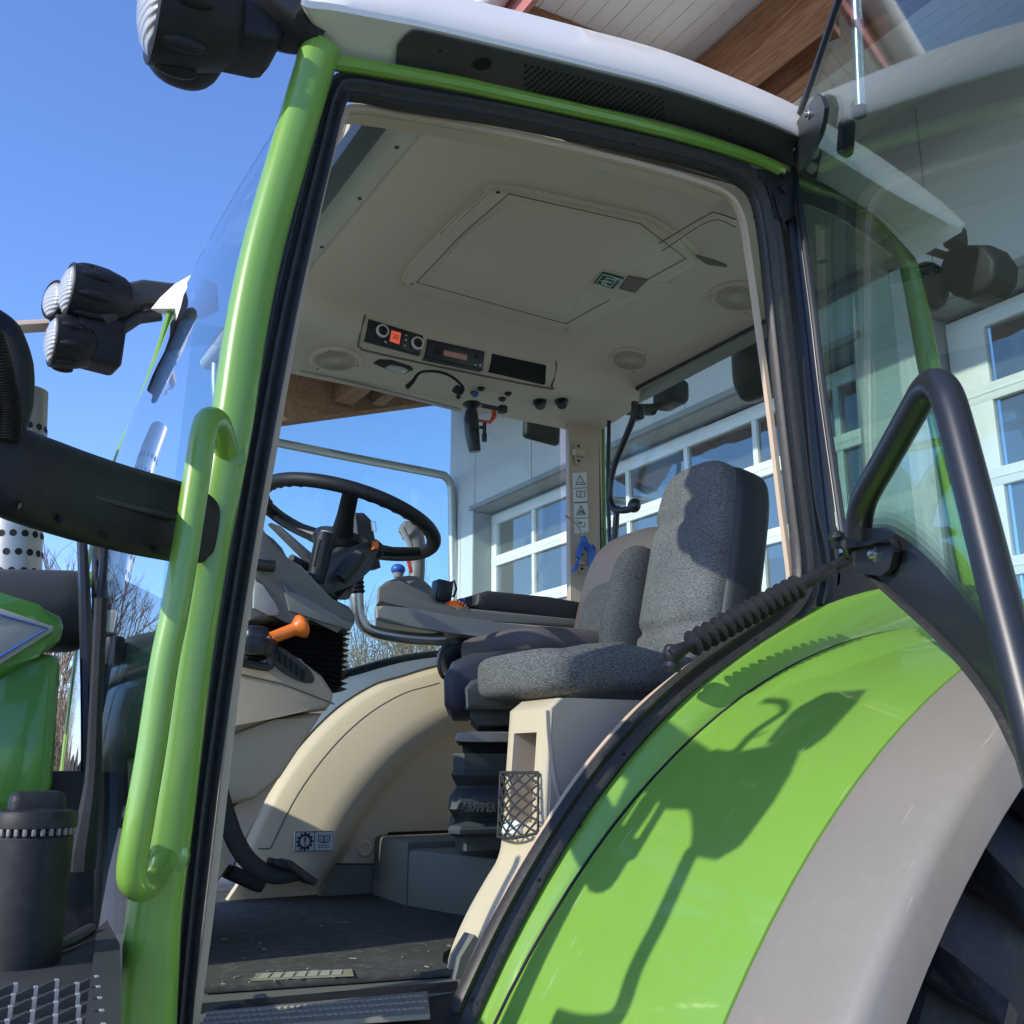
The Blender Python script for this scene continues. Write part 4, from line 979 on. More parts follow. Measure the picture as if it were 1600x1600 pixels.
# dashboard pedestal (cream)
bm = B(); prism(bm, YS([(360, 1035), (425, 1040), (440, 1012), (470, 1030), (505, 1055), (523, 1082), (521, 1098), (512, 1110), (470, 1113), (430, 1122), (352, 1150)], 2.08), (0, .48, 0), .014, 3)
DASHB = pm('dash_beige_plastic', (.40, .32, .23), .5, var=.06, bump=.1, bscale=600)
dash = obj('dashboard', bm, DASHB, T)
bm = B(); prism(bm, YS([(184, 1020), (192, 1000), (215, 990), (300, 974), (345, 985), (345, 1180), (190, 1182), (178, 1110)], 2.2), (0, .5, 0), .02, 3); obj('dash_back_cover', bm, pm('grey_green_plastic', (.09, .11, .10), .5), dash)
bm = B(); prism(bm, YS([(176, 1183), (345, 1180), (345, 1300), (300, 1460), (150, 1490)], 2.25), (0, .45, 0), .02, 3); obj('dash_front_panel', bm, CREAM, dash)
bm = B(); prism(bm, YS([(340, 1148), (430, 1124), (480, 1114), (506, 1114), (440, 1215), (400, 1248), (345, 1262), (330, 1262)], 2.11), (0, .42, 0), .012, 3); obj('dash_lower', bm, DASHB, dash)
bm = B(); prism(bm, YS([(470, 1120), (500, 1118), (420, 1240), (372, 1330), (330, 1400), (318, 1400), (345, 1265), (400, 1245), (440, 1210)], 2.16), (0, .3, 0), .01); obj('dash_kick_panel', bm, TAUPE, dash)
bm = B(); tube(bm, YS([(370, 1052), (440, 1068), (522, 1100)], 2.079), .0018, 5); obj('dash_seam', bm, LINERD, dash)
bm = B(); ve = cr(YS([(421, 1010), (440, 1012), (466, 1030), (489, 1052), (490, 1066), (470, 1064), (440, 1048), (425, 1030)], 2.072), 4, True); prism(bm, ve, (0, .02, 0), .003); av = obj('air_vent', bm, DGREY, dash)
bm = B()
for k in range(5):
    x = 437 + 9 * k; yv = 1022 + 7.2 * k; prism(bm, YS([(x - 3.2, yv - 8), (x + 3.2, yv - 3), (x + 2.6, yv + 15), (x - 3, yv + 10)], 2.0705), (0, .01, 0))
obj('vent_slot', bm, HOLE, dash)
# pedals
bm = B(); tube(bm, cr(YS([(340, 1230), (352, 1270), (370, 1318), (396, 1352), (430, 1368), (468, 1366)], 2.07), 5), [.019, .019, .019, .018, .017, .013], 10, ry=.010, up=(0, 0, 1))
rbox(bm, Y(464, 1362, 2.07), (.075, .07, .014), Euler((0, R_(35), 0)).to_matrix(), .004); rbox(bm, Y(438, 1350, 2.07), (.045, .05, .013), Euler((0, R_(20), 0)).to_matrix(), .004)
ped = obj('brake_pedal', bm, BLACK, T)
bm = B(); rbox(bm, Y(380, 1372, 2.25), (.085, .07, .03), Euler((0, R_(25), 0)).to_matrix(), .008); obj('clutch_pedal', bm, BLACK, T)

# ---- monitor behind the wheel, its silver arm, arm rest with joystick
bm = B(); prism(bm, YS([(548, 800), (570, 800), (582, 812), (597, 886), (580, 889), (556, 868), (546, 840)], 2.62), (0, .05, 0), .01); tm = obj('terminal_screen', bm, DGREY, T)
bm = B(); prism(bm, YS([(549, 802), (556, 802), (562, 845), (553, 845)], 2.61), (0, .02, 0), .003); tube(bm, YS([(580, 815), (586, 815), (588, 830), (582, 830)], 2.612), .002, 5, closed=True); obj('screen_edge', bm, LGREY, tm)
bm = B(); tube(bm, cr(YS([(556, 905), (557, 930), (562, 965), (578, 985), (615, 994), (660, 999), (692, 999)], 2.66), 6), [.019, .020, .017, .018, .019, .019, .019], 14); ta = obj('terminal_arm', bm, STEEL, T, angle=60)
bm = B(); a, b_ = Y(557, 928, 2.66), Y(553, 880, 2.66); l_ = (b_ - a).length; pr = []
for k in range(7): pr += [(.021, l_ * k / 7), (.026, l_ * (k + .5) / 7)]
lathe(bm, pr + [(.02, l_)], a, b_ - a, 16); obj('arm_gaiter', bm, BLACK, ta)
bm = B(); ar = [(586, 946), (600, 946), (640, 950), (700, 961), (760, 970), (915, 982), (910, 1000), (840, 1003), (760, 996), (700, 988), (640, 978), (604, 972), (588, 966)]
prism(bm, YS(ar, 2.62), (.10, .24, 0), .012, 3)
arms = obj('arm_rest', bm, LGREY, T)
bm = B(); prism(bm, YS([(588, 944), (590, 918), (602, 908), (625, 900), (668, 935), (682, 936), (688, 950), (704, 953), (716, 946), (728, 953), (735, 950), (915, 968), (915, 982), (760, 970), (700, 961), (640, 950)], 2.63), (.10, .22, 0), .012, 3); obj('arm_rest_top', bm, MGREY, arms)
bm = B(); prism(bm, YS([(745, 945), (748, 927), (765, 922), (860, 933), (920, 942), (918, 972), (760, 952)], 2.64), (0, .13, 0), .014, 3); obj('arm_pad', bm, DGREY, arms)
bm = B(); a = Y(606, 906, 2.74); lathe(bm, [(.075, -.06), (.076, -.01), (.06, .012), (.04, .028), (.03, .035)], Y(640, 920, 2.76), (0, 0, 1), 24)
tube(bm, cr(YS([(648, 925), (650, 905), (652, 880), (650, 845), (640, 830), (628, 822)], 2.76), 5), [.035, .026, .024, .028, .034, .02], 14); obj('joystick', bm, MGREY, arms)
bm = B(); sell(bm, Y(622, 890, 2.72), (.022, .022, .018), 1, 1); prism(bm, YS([(730, 945), (722, 934), (712, 938)], 2.7), (0, .02, 0)); obj('joystick_button', bm, BLUE, arms)
bm = B(); lathe(bm, [(.014, 0), (.02, .02), (.016, .03)], Y(622, 902, 2.72), (0, 0, 1), 16); tube(bm, YS([(628, 825), (640, 850), (645, 868)], 2.715), .010, 8); obj('joystick_collar', bm, LGREY, arms)
bm = B(); tube(bm, YS([(637, 873), (640, 885), (643, 895)], 2.71), .006, 8); obj('joystick_switch', bm, RED, arms)
bm = B(); lathe(bm, [(.042, 0), (.046, .004), (.046, .016), (.042, .02)], Y(711, 964, 2.655), (0, 1, 0), 28)
for k in range(28):
    an = k * 2 * math.pi / 28; rbox(bm, Y(711, 964, 2.665) + V((.048 * math.cos(an), 0, .046 * math.sin(an))), (.009, .02, .005), Matrix.Rotation(-an, 3, 'Y'), .001)
obj('speed_wheel', bm, ORANGE, arms)
bm = B(); rbox(bm, Y(690, 925, 2.78), (.055, .05, .07), Euler((0, .12, 0)).to_matrix(), .006); tube(bm, YS([(700, 912), (710, 908), (713, 920), (709, 932), (702, 930)], 2.77), .004, 6); obj('phone_holder', bm, BLACKS, arms)
bm = B(); rbox(bm, Y(782, 1012, 2.74), (.36, .10, .08), Euler((0, R_(-2), 0)).to_matrix(), .012); obj('arm_support', bm, DGREY, arms)
bm = B(); rbox(bm, Y(736, 1012, 2.60), (.025, .02, .045), None, .003); obj('support_catch', bm, LGREY, arms)

# ---- driver's seat
ds = empty('driver_seat', Y(745, 1400, 2.3), T)
bm = B(); sell(bm, Y(986, 944, 2.42), (.09, .225, .235), .6, .65, Euler((0, R_(16), 0)).to_matrix()); obj('seat_backrest', bm, LEATHER, ds, angle=80)
bm = B(); sell(bm, Y(993, 962, 2.20), (.10, .05, .20), .6, .7, Euler((0, R_(16), 0)).to_matrix()); sell(bm, Y(962, 985, 2.34), (.085, .12, .14), .5, .6, Euler((0, R_(16), 0)).to_matrix()); obj('lumbar_cushion', bm, FABRICD, ds, angle=80)
bm = B(); prism(bm, YS([(694, 1100), (693, 1060), (706, 1032), (735, 1019), (790, 1015), (900, 1012), (960, 1020), (940, 1060), (770, 1095), (730, 1112), (704, 1112)], 2.19), (.24, .44, 0), .03, 4); obj('seat_cushion', bm, NAVY, ds)
bm = B(); sell(bm, Y(860, 1015, 2.42), (.22, .21, .045), .5, .4); obj('seat_pad', bm, LEATHER, ds, angle=80)
bm = B(); prism(bm, YS([(728, 1108), (726, 1075), (736, 1062), (760, 1058), (900, 1060), (900, 1108), (770, 1108)], 2.13), (.22, .40, 0), .015, 3); prism(bm, YS([(735, 1108), (900, 1108), (900, 1134), (748, 1134), (735, 1122)], 2.16), (.21, .38, 0), .008); obj('seat_frame', bm, BGREY, ds)
bm = B(); prism(bm, YS([(711, 1154), (716, 1145), (735, 1143), (900, 1145), (900, 1160), (735, 1159), (712, 1158)], 2.12), (.22, .40, 0), .008, 3); obj('suspension_cover', bm, LGREY, ds)
bm = B(); prism(bm, YS([(720, 1160), (900, 1160), (900, 1180), (724, 1178)], 2.16), (.20, .36, 0), .004); obj('suspension_frame', bm, HOLE, ds)
bl = [(701, 1177), (701, 1203), (693, 1211), (712, 1228), (712, 1232), (690, 1245), (686, 1252), (685, 1264), (704, 1279), (706, 1283), (688, 1290), (684, 1296), (685, 1302), (706, 1309), (707, 1330)]
bm = B(); rg = []
for k, (px, py) in enumerate(bl):
    p = Y(px, py, 2.16); q = p.x; ins = p.x - Y(685, py, 2.16).x
    y0 = 2.11 + ins; y1 = 2.60 - ins; x1 = Y(690, py, 2.16).x + .50 - ins
    c_ = .03
    k_ = .53; g_ = lambda y: (y - y0) * k_
    rg.append([V((q + c_, y0, p.z)), V((x1, y0, p.z)), V((x1 + g_(y1), y1, p.z)), V((q + c_ + g_(y1), y1, p.z)), V((q + g_(y1 - c_), y1 - c_, p.z)), V((q + g_(y0 + c_), y0 + c_, p.z))])
grid(bm, rg, True); obj('seat_bellows', bm, BGREY, ds, angle=20)
o_ = Y(724, 1268, 2.104); tb = text_bm('GRAMMER', o_, (1, 0, -.03), (0, .1, 1), .030, .004, .08, .60)
obj('bellows_lettering', tb, pm('embossed_catchlight_tone', (.085, .10, .105), .35), ds)  # letters lighter than the bellows: catch-lights of the embossing put into the colour
bm = B(); tube(bm, [o_ + V((-.014, 0, .004)), o_ + V((-.007, 0, .020))], .004, 6); obj('bellows_emblem', bm, BLACK, ds)
bm = B(); tube(bm, cr(YS([(703, 1005), (690, 1015), (685, 1035), (690, 1055), (700, 1062)], 2.62), 4), .006, 8); prism(bm, YS([(690, 1018), (702, 1006), (728, 1004), (730, 1030), (700, 1050)], 2.66), (0, .04, 0), .006); obj('seat_lever', bm, BLACKS, ds)

# ---- passenger seat on the side console
ps = empty('passenger_seat', Y(900, 1095, 1.95), T)
tilt = Euler((0, R_(13), R_(-4))).to_matrix()
def seatback(q):
    t = q.z / .29; q.y *= 1 - .10 * max(0, t) ** 2
    if q.x < 0: q.x += .016 * sum(math.exp(-((q.z - z0 - .10 * abs(q.y)) / .013) ** 2) for z0 in (.115, -.06, -.19))
    if q.x < 0: q.x += .02 * (q.y / .16) ** 2
    return q
bc = Y(1081, 888, 1.98)
bm = B(); sell(bm, bc, (.075, .155, .285), .38, .42, tilt, 56, 72, seatback); obj('seat_backrest', bm, FABRIC, ps, angle=80)
bm = B(); sell(bm, bc + tilt @ V((.055, -.004, -.005)), (.065, .165, .285), .35, .35, tilt, 40, 28, lambda q: V((q.x, q.y * (1 - .08 * max(0, q.z / .29) ** 2), q.z))); obj('backrest_shell', bm, DGREY, ps, angle=80)
cc = Y(918, 1055, 1.90)
def cush(q):
    q.z *= 1 - .14 * (q.x / .26); q.z += .010 * math.cos(q.x * 22) * (1 if q.z > 0 else 0); return q
bm = B(); sell(bm, cc, (.225, .175, .058), .5, .35, Euler((0, R_(-2), 0)).to_matrix(), 44, 20, cush); obj('seat_cushion', bm, FABRIC, ps, angle=80)
bm = B(); rbox(bm, cc + V((.04, .0, -.052)), (.38, .30, .03), None, .012); obj('seat_base', bm, DGREY, ps)
bm = B(); rbox(bm, Y(1096, 960, 2.0) + V((.02, 0, -.09)), (.10, .30, .06), None, .02); obj('seat_hinge', bm, BLACK, ps)

# ---- side console: front face follows the arch
CL = [(797, 1112), (796, 1130), (790, 1215), (785, 1300), (778, 1340), (758, 1375), (730, 1425), (706, 1480), (694, 1530)]
CRI = [(852, 1096), (852, 1120), (850, 1200), (845, 1280), (830, 1325), (800, 1370), (762, 1440), (728, 1500), (712, 1545)]
cl = cr(YS(CL, 1.875), 4); crr = [V((p.x, 1.735, p.z)) for p in cl]
bm = B()
top = [V((p.x + .02, p.y, p.z + .012)) for p in (cl[0], crr[0])]
rows = [[V((2.2, 1.875, cl[0].z + .03)), V((2.2, 1.735, cl[0].z + .03))], [cl[0] + V((.03, 0, .022)), crr[0] + V((.03, 0, .022))]]
for a, b_ in zip(cl, crr): rows.append([a, b_])
nrw = len(rows)
rr = []
for a, b_ in rows:
    rr.append([a + V((.35, .012, 0)) if a.x < 2 else a, a + V((.008, .010, 0)), a, a.lerp(b_, .16), a.lerp(b_, .80), b_, b_ + V((.010, -.010, 0)), b_ + V((1.2 if b_.x < 2 else 0, -.012, 0))])
rings = [[bm.verts.new(q) for q in r] for r in rr]
py_of = lambda p: 800 - FPX * p.dot(CU) / p.dot(CF)
inp = [i for i in range(len(rr) - 1) if i > 1 and 1131 < py_of(rr[i][3]) and py_of(rr[i + 1][3]) < 1290]
for i in range(len(rings) - 1):
    for j in range(len(rings[0]) - 1):
        if j == 3 and i in inp: continue
        bm.faces.new((rings[i][j], rings[i][j + 1], rings[i + 1][j + 1], rings[i + 1][j]))
sc_ = obj('side_console', bm, CREAM, T, angle=40)
pr_ = [rr[i] for i in inp] + [rr[inp[-1] + 1]]
DPX = V((.09, 0, 0)); bm = B()
grid(bm, [[r[3], r[3] + DPX, r[4] + DPX, r[4]] for r in pr_])
for r in (pr_[0], pr_[-1]): bm.faces.new([bm.verts.new(q) for q in (r[3], r[3] + DPX, r[4] + DPX, r[4])])
obj('console_pocket', bm, TAUPE, sc_)
side = [a + V((.011, -.0125, 0)) for a in crr]
bm = B(); poly = side + [V((2.15, 1.7225, side[-1].z)), V((2.15, 1.7225, side[0].z + .025)), side[0] + V((.03, 0, .022))]
prism(bm, poly, (0, -.006, 0), .004); obj('console_side', bm, TAUPE, sc_)
bm = B(); ln0 = Y(858, 1115, 1.716); tube(bm, cr([Y(a, b_, 1.716) for a, b_ in ((856, 1110), (858, 1150), (866, 1215), (878, 1260))], 4), .004, 6); obj('console_ridge', bm, TAUPE, sc_)
# pocket
pk = YS([(807, 1138), (838, 1132), (842, 1150), (842, 1262), (836, 1275), (800, 1280), (800, 1262)], 1.80)
def onface(px, py, off=.003):
    # ray hits the console front (x = x(z) surface)
    best = None
    d = ray(px, py)
    for k in range(200):
        t = (1.70 + .2 * k / 199) / d.y; q = d * t
        zz = sorted((p.z, p.x) for p in cl); x = interp(zz, q.z)
        e = abs(q.x - x)
        if best is None or e < best[0]: best = (e, q)
    return best[1] + V((-off, 0, 0))
bm = B()
n0 = [onface(786 + 0 * k, 1210 + 100 * k / 8, .01) for k in range(9)]
def net(u, v):
    px = 787 + u * 59 - 4 * v * (1 - u); py = 1207 + v * 100 + 5 * math.sin(u * 3.1) * v - 6 * u * v
    return onface(px, py, .008 + .022 * math.sin(u * math.pi) * (.4 + .6 * math.sin(v * 2.8)))
nu_, nv_ = 4, 5
for i in range(-nv_, nu_ + 1):
    for sgn in (1, -1):
        pts = []
        for k in range(0, 29):
            v = k / 28; u = (i if sgn > 0 else i + nv_) / nu_ + sgn * v * nv_ / nu_
            if 0 <= u <= 1: pts.append(net(u, v))
        if len(pts) > 2: tube(bm, pts, .0021, 5)
for v in (0, 1): tube(bm, [net(k / 16, v) for k in range(17)], .003, 6)
for u in (0, 1): tube(bm, [net(u, k / 16) for k in range(17)], .0025, 6)
obj('storage_net', bm, DGREY, sc_, angle=80)
bm = B(); rbox(bm, onface(808, 1293, .010), (.018, .05, .030), Euler((0, .3, .2)).to_matrix(), .006); obj('pocket_paper', bm, WHITEP, sc_)
bm = B(); p0, p1 = cl[-5], crr[-5]
prism(bm, [Y(a, b_, 1.80) for a, b_ in ((722, 1455), (745, 1480), (738, 1520), (712, 1545), (690, 1530), (700, 1490))], (0, -.05, 0), .01); obj('console_foot', bm, OLIVE, sc_)

# ---- far inner fender, floor
IO = [(380, 1365), (402, 1312), (440, 1235), (490, 1165), (545, 1110), (600, 1075), (640, 1062), (720, 1040), (840, 1025)]
II = [(530, 1372), (560, 1325), (600, 1262), (650, 1205), (700, 1168), (760, 1138), (840, 1115), (900, 1105), (980, 1095)]
io = cr(YS(IO, 2.88), 5); ii = cr(YS(II, 2.88), 5)
bm = B(); rows = []
for a, b_ in zip(io, ii):
    rows.append([a + V((-.05, .24, .02)), a + V((-.012, .06, .008)), a + V((0, .03, 0)), a + V((.010, .018, -.006)), a.lerp(b_, .2) + V((0, -.002, 0)), a.lerp(b_, .45) + V((0, -.034, 0)), a.lerp(b_, .62) + V((0, -.045, 0)), a.lerp(b_, .76) + V((0, -.030, 0)), a.lerp(b_, .90) + V((0, .025, 0)), b_ + V((0, .088, 0)), b_ + V((.02, .10, -.02))])
grid(bm, rows); inf = obj('inner_fender', bm, CREAM, T, angle=50)
bm = B(); rows = [[a + V((-.012, .06, .010)), a + V((-.035, .10, .022)), a + V((-.06, .26, .03))] for a in io]; grid(bm, rows); solid(bm, .006); obj('fender_top_strip', bm, SLATE, inf)
bm = B(); tube(bm, [a + V((-.075, .27, .035)) for a in io], .022, 10); obj('window_seal', bm, BLACKS, inf)
bm = B(); prism(bm, [V((.85, 2.975, -.37)), V((2.2, 2.975, -.37)), V((2.2, 2.975, .40)), V((1.55, 2.975, .35)), V((1.2, 2.975, .15))], (0, .03, 0)); obj('recess_panel', bm, CREAM, inf)
bm = B(); lo_ = [a.lerp(b_, .16) + V((.0, .003, 0)) for a, b_ in zip(io, ii)][4:32]; tube(bm, lo_, .0018, 5); tube(bm, [lo_[0], lo_[0] + V((-.03, .01, .0))], .0018, 5); obj('fender_seam', bm, LINERD, inf)
stk = YS([(461, 1299), (522, 1298), (521, 1330), (459, 1331)], 2.826)
bm = B(); prism(bm, stk, (0, .004, 0)); obj('service_sticker', bm, WHITEP, inf)
bm = B()
def sk(u, v): return stk[0].lerp(stk[1], u).lerp(stk[3].lerp(stk[2], u), v) + V((0, -.0015, 0))
c = sk(.26, .5); rad = .017
tube(bm, [c + V((rad * math.cos(k * .2618), 0, rad * math.sin(k * .2618))) for k in range(24)], .003, 6, closed=True)
for k in range(12):
    a = k * math.pi / 6; rbox(bm, c + V(((rad + .0045) * math.cos(a), 0, (rad + .0045) * math.sin(a))), (.006, .002, .0055), Matrix.Rotation(-a, 3, 'Y'))
rbox(bm, c + V((0, 0, .004)), (.004, .002, .015)); rbox(bm, c + V((0, 0, -.009)), (.004, .002, .004))
for pts in (((.02, .03), (.98, .03), (.98, .97), (.02, .97), (.02, .03)), ((.5, .05), (.5, .95))): tube(bm, [sk(*p) for p in pts], .0010, 5)
tube(bm, [sk(.60, .2), sk(.745, .26), sk(.89, .2), sk(.89, .52), sk(.745, .58), sk(.60, .52)], .0016, 5, closed=True); tube(bm, [sk(.745, .26), sk(.745, .58)], .0016, 5)
for v in (.70, .80): 
    for u in range(4): tube(bm, [sk(.60 + .075 * u, v), sk(.655 + .075 * u, v)], .0012, 4)
for v in (.32, .40, .48): tube(bm, [sk(.63, v), sk(.715, v + .03)], .0006, 4); tube(bm, [sk(.775, v + .03), sk(.86, v)], .0006, 4)
obj('sticker_print', bm, INK, inf)
bm = B(); lathe(bm, [(.024, 0), (.024, .004), (.018, .007), (.012, .003), (.004, .004)], Y(570, 1326, 2.968), NY, 20); obj('panel_plug', bm, CREAM, inf)
bm = B(); tube(bm, cr(YS([(520, 1352), (600, 1352), (603, 1310), (608, 1303), (720, 1299)], 2.965), 1), .006, 6); obj('panel_joint', bm, HOLE, inf)
# floor
FZ = -.375
bm = B(); prism(bm, [V((.36, 1.66, FZ)), V((1.9, 1.66, FZ)), V((1.9, 3.08, FZ)), V((.42, 3.08, FZ))], (0, 0, -.04)); obj('cab_floor', bm, OLIVE, T)
bm = B(); prism(bm, YS([(520, 1352), (720, 1352), (720, 1400), (500, 1400)], 2.93), (0, .02, 0)); obj('floor_skirting', bm, OLIVE, T)
pz = lambda px, py: Z(px, py, FZ)
pa = pz(604, 1398); 
bm = B(); x0 = pz(637, 1405).x; y0 = 2.50
a0, a1, a2 = Y(604, 1306, 2.86), Y(637, 1320, 2.62), Y(606, 1404, 2.86)
rbx = [V((a1.x, 2.62, FZ)), V((2.1, 2.62, FZ)), V((2.1, 2.9, FZ)), V((a0.x - .02, 2.9, FZ))]
prism(bm, rbx, (0, 0, a0.z - FZ), .012, 2, True); 
rbx = [V((a1.x + .10, 2.06, FZ)), V((2.1, 2.06, FZ)), V((2.1, 2.63, FZ)), V((a1.x + .002, 2.63, FZ))]
prism(bm, rbx, (0, 0, a0.z - FZ - .02), .012, 2, True)
obj('seat_plinth', bm, OLIVE, T)
# mat: a thing of its own
mp = [pz(336, 1392), pz(600, 1398), pz(640, 1408), pz(735, 1432), pz(742, 1470), pz(690, 1500), pz(688, 1515), pz(712, 1528), pz(318, 1556)]
for p in mp: p.z = FZ + .002
bm = B(); prism(bm, mp, (0, 0, .012), .004, 2, True)
fm = obj('floor_mat', bm, MAT, None); tag(fm, 'dusty black rubber mat on the cab floor behind the door sill', 'floor mat')
lb = [pz(393, 1548), pz(400, 1537), pz(549, 1530), pz(552, 1540)]
for p in lb: p.z = FZ + .0155
bm = B(); prism(bm, lb, (0, 0, .002)); obj('mat_plate', bm, pm('yellowed_plate', (.30, .28, .17), .6, var=.2, vscale=40), fm)
bm = B()
for k in range(7):
    t0, t1 = .08 + k * .122, .17 + k * .122
    A_, B_ = lb[1].lerp(lb[2], t0), lb[1].lerp(lb[2], t1); C_, D_ = lb[0].lerp(lb[3], t1 - .03), lb[0].lerp(lb[3], t0 - .03)
    prism(bm, [A_.lerp(D_, .15) + V((0, 0, .0025)), B_.lerp(C_, .15) + V((0, 0, .0025)), C_.lerp(B_, .15) + V((0, 0, .0025)), D_.lerp(A_, .15) + V((0, 0, .0025))], (0, 0, .001))
obj('plate_relief', bm, pm('plate_relief_paint', (.42, .41, .30), .6), fm)
bm = B()
for k in range(34):
    t, v = random.random(), random.random() ** 2.6
    a = mp[8].lerp(mp[7], t); b_ = mp[0].lerp(mp[3], t); q = a.lerp(b_, v * .8) + V((0, 0, .0145))
    l_ = random.uniform(.003, .016); an = random.uniform(0, 3.14)
    rbox(bm, q, (l_, random.uniform(.0012, .004), .0015), Matrix.Rotation(an, 3, 'Z'))
cr_ = obj('straw_crumbs', bm, pm('straw', (.30, .27, .2), .8)); tag(cr_, 'scattered straw crumbs and grit lying on the black floor mat', 'crumbs', kind='stuff')
# lower cab body and chassis, out of the picture mostly
bm = B(); rbox(bm, V((.75, 2.35, -.72)), (1.0, 1.3, .55), None, .05); rbox(bm, V((.2, 2.4, -.75)), (3.0, .6, .6), None, .05); obj('chassis', bm, BLACK, T)
bm = B(); lathe(bm, [(.40, -.25), (.62, -.26), (.70, -.18), (.70, .18), (.62, .26), (.40, .25)], V((-1.0, 1.55, GZ + .70)), (0, 1, 0), 40); lathe(bm, [(.38, -.1), (.38, .1)], V((-1.0, 1.55, GZ + .70)), (0, 1, 0), 30); obj('front_wheel', bm, TYRE, T)

# ---- door-side mirrors (out of the frame, their shadow falls on the fender)
def on_arch(px, py):
    d = ray(px, py); best = None
    for k in range(400):
        y = .85 + .75 * k / 399; q = d * (y / d.y); e = abs(math.hypot(q.x - FC.x, q.z - FC.z) - FR)
        if best is None or e < best[0]: best = (e, q)
    return best[1]
def back(px, py, x):
    q = on_arch(px, py); return q - L * ((q.x - x) / L.x)
MX = -.16
def mprism(bm, pts, x, t, bev): prism(bm, [back(a, b_, x) for a, b_ in pts], (t, 0, 0), bev, 3, True)
bm = B(); mprism(bm, [(1190, 1160), (1232, 1110), (1272, 1088), (1338, 1084), (1322, 1108), (1280, 1155), (1256, 1172), (1232, 1170)], MX, .05, .008)
mirror = obj('wide_angle_mirror', bm, BLACK, arm)
bm = B(); mprism(bm, [(1052, 1235), (1100, 1180), (1130, 1192), (1170, 1184), (1222, 1166), (1231, 1190), (1215, 1225), (1190, 1270), (1150, 1325), (1115, 1345), (1085, 1340), (1072, 1322), (1082, 1268)], MX + .02, .06, .01)
mirror = obj('main_mirror', bm, BLACK, arm)
bm = B(); tube(bm, cr([back(a, b_, MX + .05) for a, b_ in ((1078, 1325), (1055, 1375), (1025, 1440), (990, 1510), (968, 1570), (945, 1596), (900, 1600), (860, 1590))], 4), .018, 10)
tube(bm, cr([back(a, b_, MX + .05) for a, b_ in ((1120, 1210), (1165, 1150), (1205, 1120), (1222, 1108), (1218, 1094), (1190, 1092))], 4), .011, 8)
tube(bm, [back(a, b_, MX + .05) for a, b_ in ((1120, 1185), (1170, 1150), (1195, 1140))], .004, 6)
obj('mirror_tube', bm, BLACK, arm)
bm = B(); mprism(bm, [(1105, 1180), (1060, 1150), (1005, 1120), (945, 1190), (985, 1225), (1040, 1264), (1095, 1262)], MX + .10, .03, .004); obj('mirror_bracket', bm, BLACK, arm)

# ================================================================== building
WX, DXX = 5.25, 5.50
BY0, BY1 = -5.0, 10.17
LZ = 2.83
def slope(x): return 4.25 - .05 * (WX - x)
BLD = empty('garage_building', (7.0, 3.0, GZ)); tag(BLD, 'white-clad farm building with timber eave and tall white sectional doors behind the tractor', 'building')
D1 = (4.20, 9.60); D2 = (-1.9, 3.70)
bm = B()
def wallbox(y0, y1, z0, z1): rbox(bm, V((WX + .14, (y0 + y1) / 2, (z0 + z1) / 2)), (.28, y1 - y0, z1 - z0))
wallbox(D1[1], BY1, GZ, LZ); wallbox(D2[1], D1[0], GZ, LZ); wallbox(BY0, D2[0], GZ, LZ); wallbox(BY0, BY1, LZ + .002, slope(WX) + .05)
rbox(bm, V((9.4, BY1 - .15, 1.6)), (8.0, .28, 6.6)); rbox(bm, V((9.4, BY0 + .15, 1.6)), (8.0, .28, 6.6))
obj('wall', bm, WALL, BLD)
bm = B()
y = BY1 - .02
for y in (9.55, 8.35, 7.15, 5.95, 4.75, 3.55, 2.35, 1.15, -.05): rbox(bm, V((WX - .0015, y, (LZ + slope(WX)) / 2 + .02)), (.003, .008, slope(WX) - LZ - .06))
rbox(bm, V((WX - .0015, 9.88, (GZ + LZ) / 2)), (.003, .006, LZ - GZ))

